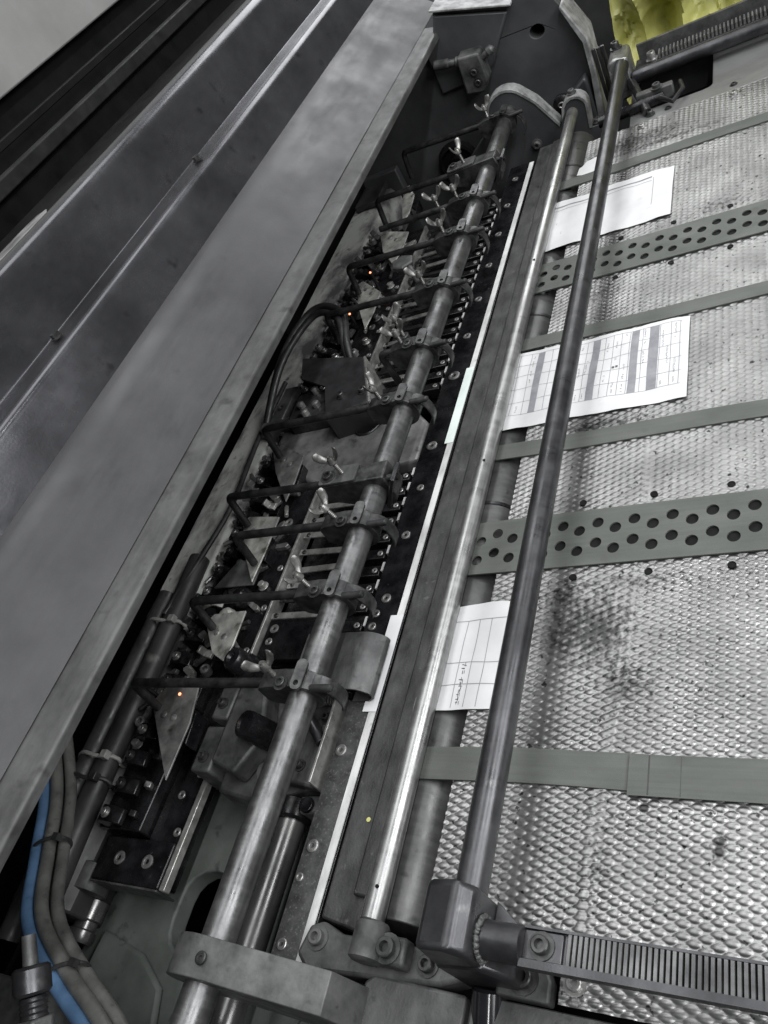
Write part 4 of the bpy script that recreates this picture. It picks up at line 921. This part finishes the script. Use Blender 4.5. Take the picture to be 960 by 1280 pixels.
for k in range(44):
    a = 2*math.pi*k/44+random.uniform(-.05, .05); q_ = random.uniform(0.75, 1.2); wd.lathe((-0.2555+random.uniform(-.0006, .0006), 0.121+0.0136*math.cos(a), 0.050+0.0136*math.sin(a)), (1, 0, 0), [(-0.001, 0.0012*q_), (0.0005, 0.0024*q_), (0.0018, 0.0020*q_), (0.0028, 0.0008*q_)], 8)
obj('weld_bead', wd, 'cast', sf)['kind'] = 'stuff'
def rail(yc, flip, x1, m1, m2, name):
    b = MB(); b.prism([(-0.232, yc-0.0135), (x1, yc-0.0135), (x1, yc+0.0115), (-0.232, yc+0.0115)], 0.040, 0.050, 'z'); r_ = obj(name, b, m1, sf, 0.0015)
    c = MB(); c.box(-0.226, x1, yc-0.0145, yc-0.0095, 0.0502, 0.0565); c.box(-0.226, x1, yc+0.0095, yc+0.0112, 0.0502, 0.054); obj('rail_flange', c, m1, r_)
    tmb = MB(); x = -0.196
    while x < x1-0.004:
        tmb.prism([(x, 0.0502), (x+0.0031, 0.0502), (x+0.0030, 0.0536), (x+0.0026, 0.0542), (x+0.0005, 0.0542), (x+0.0001, 0.0536)], yc-0.0092, yc+0.0092, 'y'); x += 0.0036
    o = obj('rack_teeth', tmb, m2, r_); o['kind'] = 'stuff'
    b = MB(); b.box(-0.226, -0.199, yc-0.0092, yc+0.0092, 0.0502, 0.0525); obj('rail_pad', b, m1, r_, 0.0008)
    piece('rail_screw', ('sock', .006, .006), head_socket(0.006, 0.006), 'darkscrew', r_, (-0.213, yc, 0.0525))
rail(0.122, 1, 0.30, 'gun', 'shaft', 'near_rail')
# leg with glossy black grip below the near block
lg = MB(); lg.prism([(-0.299, 0.030), (-0.2575, 0.045), (-0.240, 0.026), (-0.240, -0.010), (-0.256, -0.045), (-0.292, -0.045)], 0.1025, 0.128, 'y'); obj('leg', lg, 'gun', sf, 0.004, 3)
lg = MB(); lg.lathe((-0.271, 0.103, -0.008), (0.0, -1, -0.35), [(0, 0.0105), (0.002, 0.013), (0.12, 0.013)], 28); obj('grip', lg, 'blackgloss', sf)
# far end
fbk = MB(); fbk.prism([(-0.296, 0.000), (-0.294, 0.060), (-0.282, 0.066), (-0.258, 0.062), (-0.258, -0.004), (-0.278, -0.008)], 1.515, 1.572, 'y'); obj('far_end_block', fbk, 'bright', sf, 0.005, 3)
tb = MB(); tb.lathe((-0.259, 1.522, 0.022), (1, 0, 0), [(0, 0.0118), (0.6, 0.0118)], 24); obj('far_tube', tb, 'gun', sf)
fr = MB(); fr.box(-0.255, 0.34, 1.540, 1.576, 0.022, 0.028); far = obj('far_rail', fr, 'gun', sf, 0.001)
fr = MB(); fr.box(-0.250, 0.34, 1.5765, 1.5825, 0.0, 0.052); obj('rail_web', fr, 'bar', far, 0.001)
tmb = MB(); x = -0.215
while x < 0.33:
    tmb.prism([(x, 0.0282), (x+0.0036, 0.0282), (x+0.0028, 0.0362), (x+0.0008, 0.0362)], 1.545, 1.566, 'y'); x += 0.0062
obj('rack_teeth', tmb, 'screw', far)['kind'] = 'stuff'
piece('rail_screw', ('sock', .007, .014), head_socket(0.007, 0.014), 'screw', far, (-0.226, 1.55, 0.0285)); piece('rail_screw', ('sock', .007, .012), head_socket(0.007, 0.012), 'darkscrew', far, (-0.280, 1.563, 0.065))
lk = MB(); lk.tube([(-0.264, 1.52, 0.02), (-0.245, 1.455, 0.012), (-0.232, 1.405, 0.004)], 0.0075, 12); obj('strut', lk, 'gun', sf)

# small fittings by the far strut
t = thing('latch_fitting', 'small black latch with a tube and screws at the far corner of the board', 'latch', (-0.25, 1.42, 0.0))
obj('latch_tube', MB().cyl((-0.315, 1.425, 0.008), (-0.205, 1.435, 0.008), 0.009, n=18), 'black', t, 0.001)
obj('latch_plate', MB().box(-0.25, -0.19, 1.44, 1.455, 0.0, 0.022), 'cast', t, 0.002)
obj('latch_link', MB().tube([(-0.21, 1.425, 0.012), (-0.19, 1.40, 0.010), (-0.175, 1.43, 0.012), (-0.18, 1.46, 0.012)], 0.004), 'gun', t)
sock(t, -0.215, 1.446, 0.022, 0.0065, 'cast'); sock(t, -0.228, 1.404, 0.0, 0.005, 'darkscrew')

# ================================================================== FAR SIDE FRAME
ff = thing('far_side_frame', 'big dark grey cast side frame at the far end with a round hole', 'side frame', (-0.6, 1.63, 0.0))
hole = [(-0.412+0.014*math.cos(a*math.pi/10), 0.128+0.012*math.sin(a*math.pi/10)) for a in range(20)]
b = MB(); b.prism([(-1.3, -0.45), (-0.352, -0.45), (-0.352, -0.05), (-0.342, 0.03), (-0.340, 0.085), (-0.362, 0.155), (-0.385, 0.21), (-0.42, 0.235), (-0.438, 0.187), (-0.578, 0.236), (-0.60, 0.186), (-1.3, 0.186)], 1.62, 1.68, 'y', [hole])
obj('frame_body', b, 'frame', ff, 0.008, 4)
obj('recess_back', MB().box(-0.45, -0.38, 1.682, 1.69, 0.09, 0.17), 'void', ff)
obj('raised_boss', MB().prism([(-0.62, 0.095), (-0.53, 0.095), (-0.500, 0.112), (-0.482, 0.140), (-0.447, 0.182), (-0.578, 0.230), (-0.60, 0.182), (-0.62, 0.182)], 1.608, 1.6195, 'y'), 'frame', ff, 0.004, 3)
obj('lit_top_edge', MB().prism([(-0.580, 0.2385), (-0.437, 0.1895), (-0.437, 0.1935), (-0.580, 0.2425)], 1.604, 1.675, 'y'), 'lit_edge', ff, 0.001)  # pale slab stands in for the lit top of the frame
obj('raised_shelf', MB().prism([(-0.450, -0.035), (-0.352, 0.030), (-0.349, 0.022), (-0.352, -0.14), (-0.45, -0.14)], 1.59, 1.6195, 'y'), 'frame', ff, 0.004)
obj('lit_right_edge', MB().prism([(-0.351, -0.06), (-0.3405, 0.03), (-0.3385, 0.085), (-0.3605, 0.155), (-0.355, 0.157), (-0.328, 0.090), (-0.330, 0.02), (-0.338, -0.06)], 1.60, 1.675, 'y'), 'lit_edge', ff, 0.003)  # paler strip where the frame's edge catches light
obj('bearing_boss', MB().lathe((-0.648, 1.6195, -0.045), (0, -1, 0), [(0, 0.045), (0.012, 0.042), (0.014, 0.036), (0.006, 0.032), (0.006, 0.018), (0.018, 0.016), (0.018, 0.001)], 28), 'void', ff)
t = thing('frame_latch', 'small dark latch box with two screws fixed on the far side frame', 'latch', (-0.54, 1.60, 0.13))
obj('latch_box', MB().prism([(-0.562, 0.088), (-0.527, 0.080), (-0.512, 0.100), (-0.512, 0.150), (-0.555, 0.156)], 1.572, 1.611, 'y'), 'cast', t, 0.004, 3)
obj('latch_stem', MB().lathe((-0.552, 1.592, 0.142), (-1, 0, 0.25), [(0, 0.010), (0.012, 0.010), (0.014, 0.007), (0.026, 0.007), (0.028, 0.009), (0.055, 0.009)], 16), 'bar', t)
obj('latch_knob', MB().lathe((-0.512, 1.590, 0.135), (1, 0, 0.35), [(0, 0.006), (0.012, 0.006), (0.014, 0.009), (0.022, 0.008), (0.026, 0.003)], 14), 'bar', t)
for z in (0.122, 0.102): piece('latch_screw', ('sockl'), head_socket(0.006, 0.005), 'darkscrew', t, (-0.532, 1.572, z), (math.radians(90), 0, 0))
# bracket for shaft and silver rod; its lit edge is painted white
wb = thing('end_bracket', 'dark bracket with its lit top edge coloured white, holding the far ends of both rods', 'bracket', (-0.45, 1.54, 0.0))
prof = [(-0.60, -0.20), (-0.60, -0.02), (-0.545, 0.02)]+[(AXX+0.040*math.cos(math.radians(a)), AXZ+0.040*math.sin(math.radians(a))) for a in range(190, 30, -16)]+[(-0.432, 0.045), (-0.402, -0.012)]+[(SX+0.022*math.cos(math.radians(a)), SZ-0.006+0.022*math.sin(math.radians(a))) for a in range(175, 5, -24)]+[(-0.352, -0.036), (-0.325, -0.036), (-0.325, -0.20)]
b = MB(); b.prism(prof, 1.525, 1.550, 'y'); obj('bracket_body', b, 'frame', wb, 0.002)
ed = MB(); top = prof[2:-2]; ed.strip(top, 1.523, 1.553, 0.005); obj('lit_bracket_edge', ed, 'lit_edge', wb, 0.0008)
for (x, z) in ((-0.455, -0.03), (-0.425, -0.055)): piece('bracket_screw', 'bsock', head_socket(0.007, 0.008), 'cast', wb, (x, 1.525, z), (math.radians(90), 0, 0))
sock(wb, -0.340, 1.535, -0.034, 0.006, 'cast'); sock(wb, SX, 1.538, 0.031, 0.006, 'cast')
t = thing('round_plug', 'round black plug with a pale ring on the far frame beside silver rod', 'plug', (-0.40, 1.585, 0.03))
obj('plug_body', MB().lathe((-0.402, 1.590, 0.000), (0.1, -1, 0.2), [(0, 0.018), (0.012, 0.017), (0.014, 0.013)], 22), 'black', t)
obj('plug_ring', MB().tube([(-0.4012+0.006*math.cos(a*math.pi/8), 1.5752, 0.003+0.0045*math.sin(a*math.pi/8)) for a in range(17)], 0.0016, 8), 'screw', t)
obj('plug_stub', MB().cyl((-0.425, 1.59, -0.002), (-0.445, 1.575, -0.004), 0.009, n=14), 'black', t, 0.001)
t = thing('frame_sockets', 'vertical ribbed black spring plunger beside the yellow wrap', 'plunger', (-0.32, 1.60, 0.03))
b = MB()
for k in range(3): b.cyl((-0.325+0.008*k, 1.605, -0.04), (-0.325+0.008*k, 1.605, 0.065), 0.0036, n=10)
obj('plunger_ribs', b, 'gun', t)

# yellow wrapped bundle beyond the frame, top right
from mathutils import noise
yw = thing('yellow_wrap', 'crumpled yellow plastic wrap hanging behind the far ratchet rail', 'plastic wrap', (-0.15, 1.78, 0.0))
b = MB(); vs = []; nu, nv = 110, 80
for s_ in (0, 1):
    for j in range(nv+1):
        for i in range(nu+1):
            u = i/nu; v = j/nv
            x = -0.315+0.45*u; z = -0.12+0.42*v
            fold = 0.075*abs(math.sin(u*17+1.2*math.sin(v*2.6+u*3)+0.8*noise.noise(Vector((u*5, v*3, 2)))))**0.8+0.07*noise.noise(Vector((u*7, v*5, 1)))+0.022*abs(noise.noise(Vector((u*18, v*14, 4))))+0.012*abs(noise.noise(Vector((u*40, v*34, 7))))
            vs.append((x, 1.73+fold-0.06*(v-0.5)**2+0.004*s_, z))
n = (nu+1)*(nv+1)
fs = []
for j in range(nv):
    for i in range(nu):
        a = j*(nu+1)+i; fs += [(a, a+1, a+nu+2, a+nu+1), (n+a, n+a+nu+1, n+a+nu+2, n+a+1)]
for i in range(nu):
    for j in (0, nv): a = j*(nu+1)+i; fs.append((a, a+1, n+a+1, n+a))
b.add(vs, fs); obj('wrap_sheet', b, 'yellow', yw)
t = thing('far_backdrop_panel', 'invented dark backdrop behind the yellow wrap', 'backdrop panel', (0, 2.2, 0))
obj('panel_body', MB().box(-0.7, 1.2, 2.1, 2.14, -0.45, 0.12), 'frame', t, 0.004)  # invented backdrop, kept low so it blocks no reflections

# ================================================================== HOSES bottom left
def spline(pts, k=8):
    P3 = [Vector(p) for p in pts]; out = []
    for i in range(len(P3)-1):
        a = P3[max(i-1, 0)]; b_ = P3[i]; c = P3[i+1]; d = P3[min(i+2, len(P3)-1)]
        for j in range(k):
            t_ = j/k; out.append(0.5*((2*b_)+(c-a)*t_+(2*a-5*b_+4*c-d)*t_*t_+(3*b_-a-3*c+d)*t_**3))
    out.append(P3[-1]); return out
hp = [(-0.90, 0.31, 0.02), (-0.835, 0.215, 0.0), (-0.795, 0.145, 0.0), (-0.752, 0.085, 0.005), (-0.688, 0.045, 0.0), (-0.61, 0.005, -0.01), (-0.53, -0.06, -0.02)]
def shift(pts, dx, dy, dz): return [(p[0]+dx, p[1]+dy, p[2]+dz) for p in pts]
for m, (dx, dy, dz), r, lab in (('hosegrey', (0, 0, 0.0), 0.0072, 'front grey hose curving down the lower left corner'), ('hosegrey', (0.007, 0.005, -0.013), 0.0068, 'rear grey hose curving down behind the front grey one'),
                               ('hoseblue', (-0.0125, -0.0085, 0.002), 0.0070, 'blue hose curving down the lower left corner'), ('hosered', (-0.014, -0.010, -0.017), 0.0060, 'dull red hose at the left of the hose bundle')):
    tag(obj('air_hose', MB().tube(spline(shift(hp, dx, dy, dz)), r, 14), m), lab, 'hose', 'air hoses in the lower left corner')
for (x, y, z, lab) in ((-0.802, 0.152, -0.004, 'black cable tie round the hoses below the guard lip'), (-0.694, 0.045, -0.004, 'black cable tie round the hoses beside the fitting')):
    b = MB(); b.tube([(x+0.019*math.cos(a*math.pi/12), y+0.010*math.cos(a*math.pi/12), z-0.003+0.0165*math.sin(a*math.pi/12)) for a in range(25)], 0.0020, 8)
    b.box(x+0.012, x+0.020, y+0.004, y+0.011, z+0.006, z+0.013)
    tag(obj('cable_tie', b, 'hoseblack'), lab, 'cable tie')
ft = thing('hose_fitting', 'grey threaded hose fitting with a hex nut at the lower left corner', 'fitting', (-0.585, 0.0, 0.06))
d_ = (-0.10, 0.30, 0.16)
obj('hex_nut', MB().lathe((-0.588, -0.012, 0.085), d_, [(0, 0.016), (0.018, 0.016)], 6), 'bar', ft, 0.002)
obj('thread', MB().lathe((-0.592, 0.000, 0.092), d_, [(0.002*k+0.0005*(k % 2), 0.0098 if k % 2 else 0.0108) for k in range(10)], 20), 'gun', ft)
obj('collar', MB().lathe((-0.597, 0.017, 0.1015), d_, [(0, 0.013), (0.002, 0.0145), (0.018, 0.0145), (0.020, 0.012)], 24), 'gun', ft)
obj('nipple', MB().lathe((-0.603, 0.034, 0.111), d_, [(0, 0.006), (0.022, 0.0055)], 14), 'bar', ft)
t = thing('corner_bracket', 'dark grey bracket plate behind the hose fitting, bottom left corner', 'bracket', (-0.72, 0.0, -0.05))
obj('bracket_plate', MB().box(-0.90, -0.66, -0.10, 0.03, -0.03, -0.018), 'cast', t, 0.003)
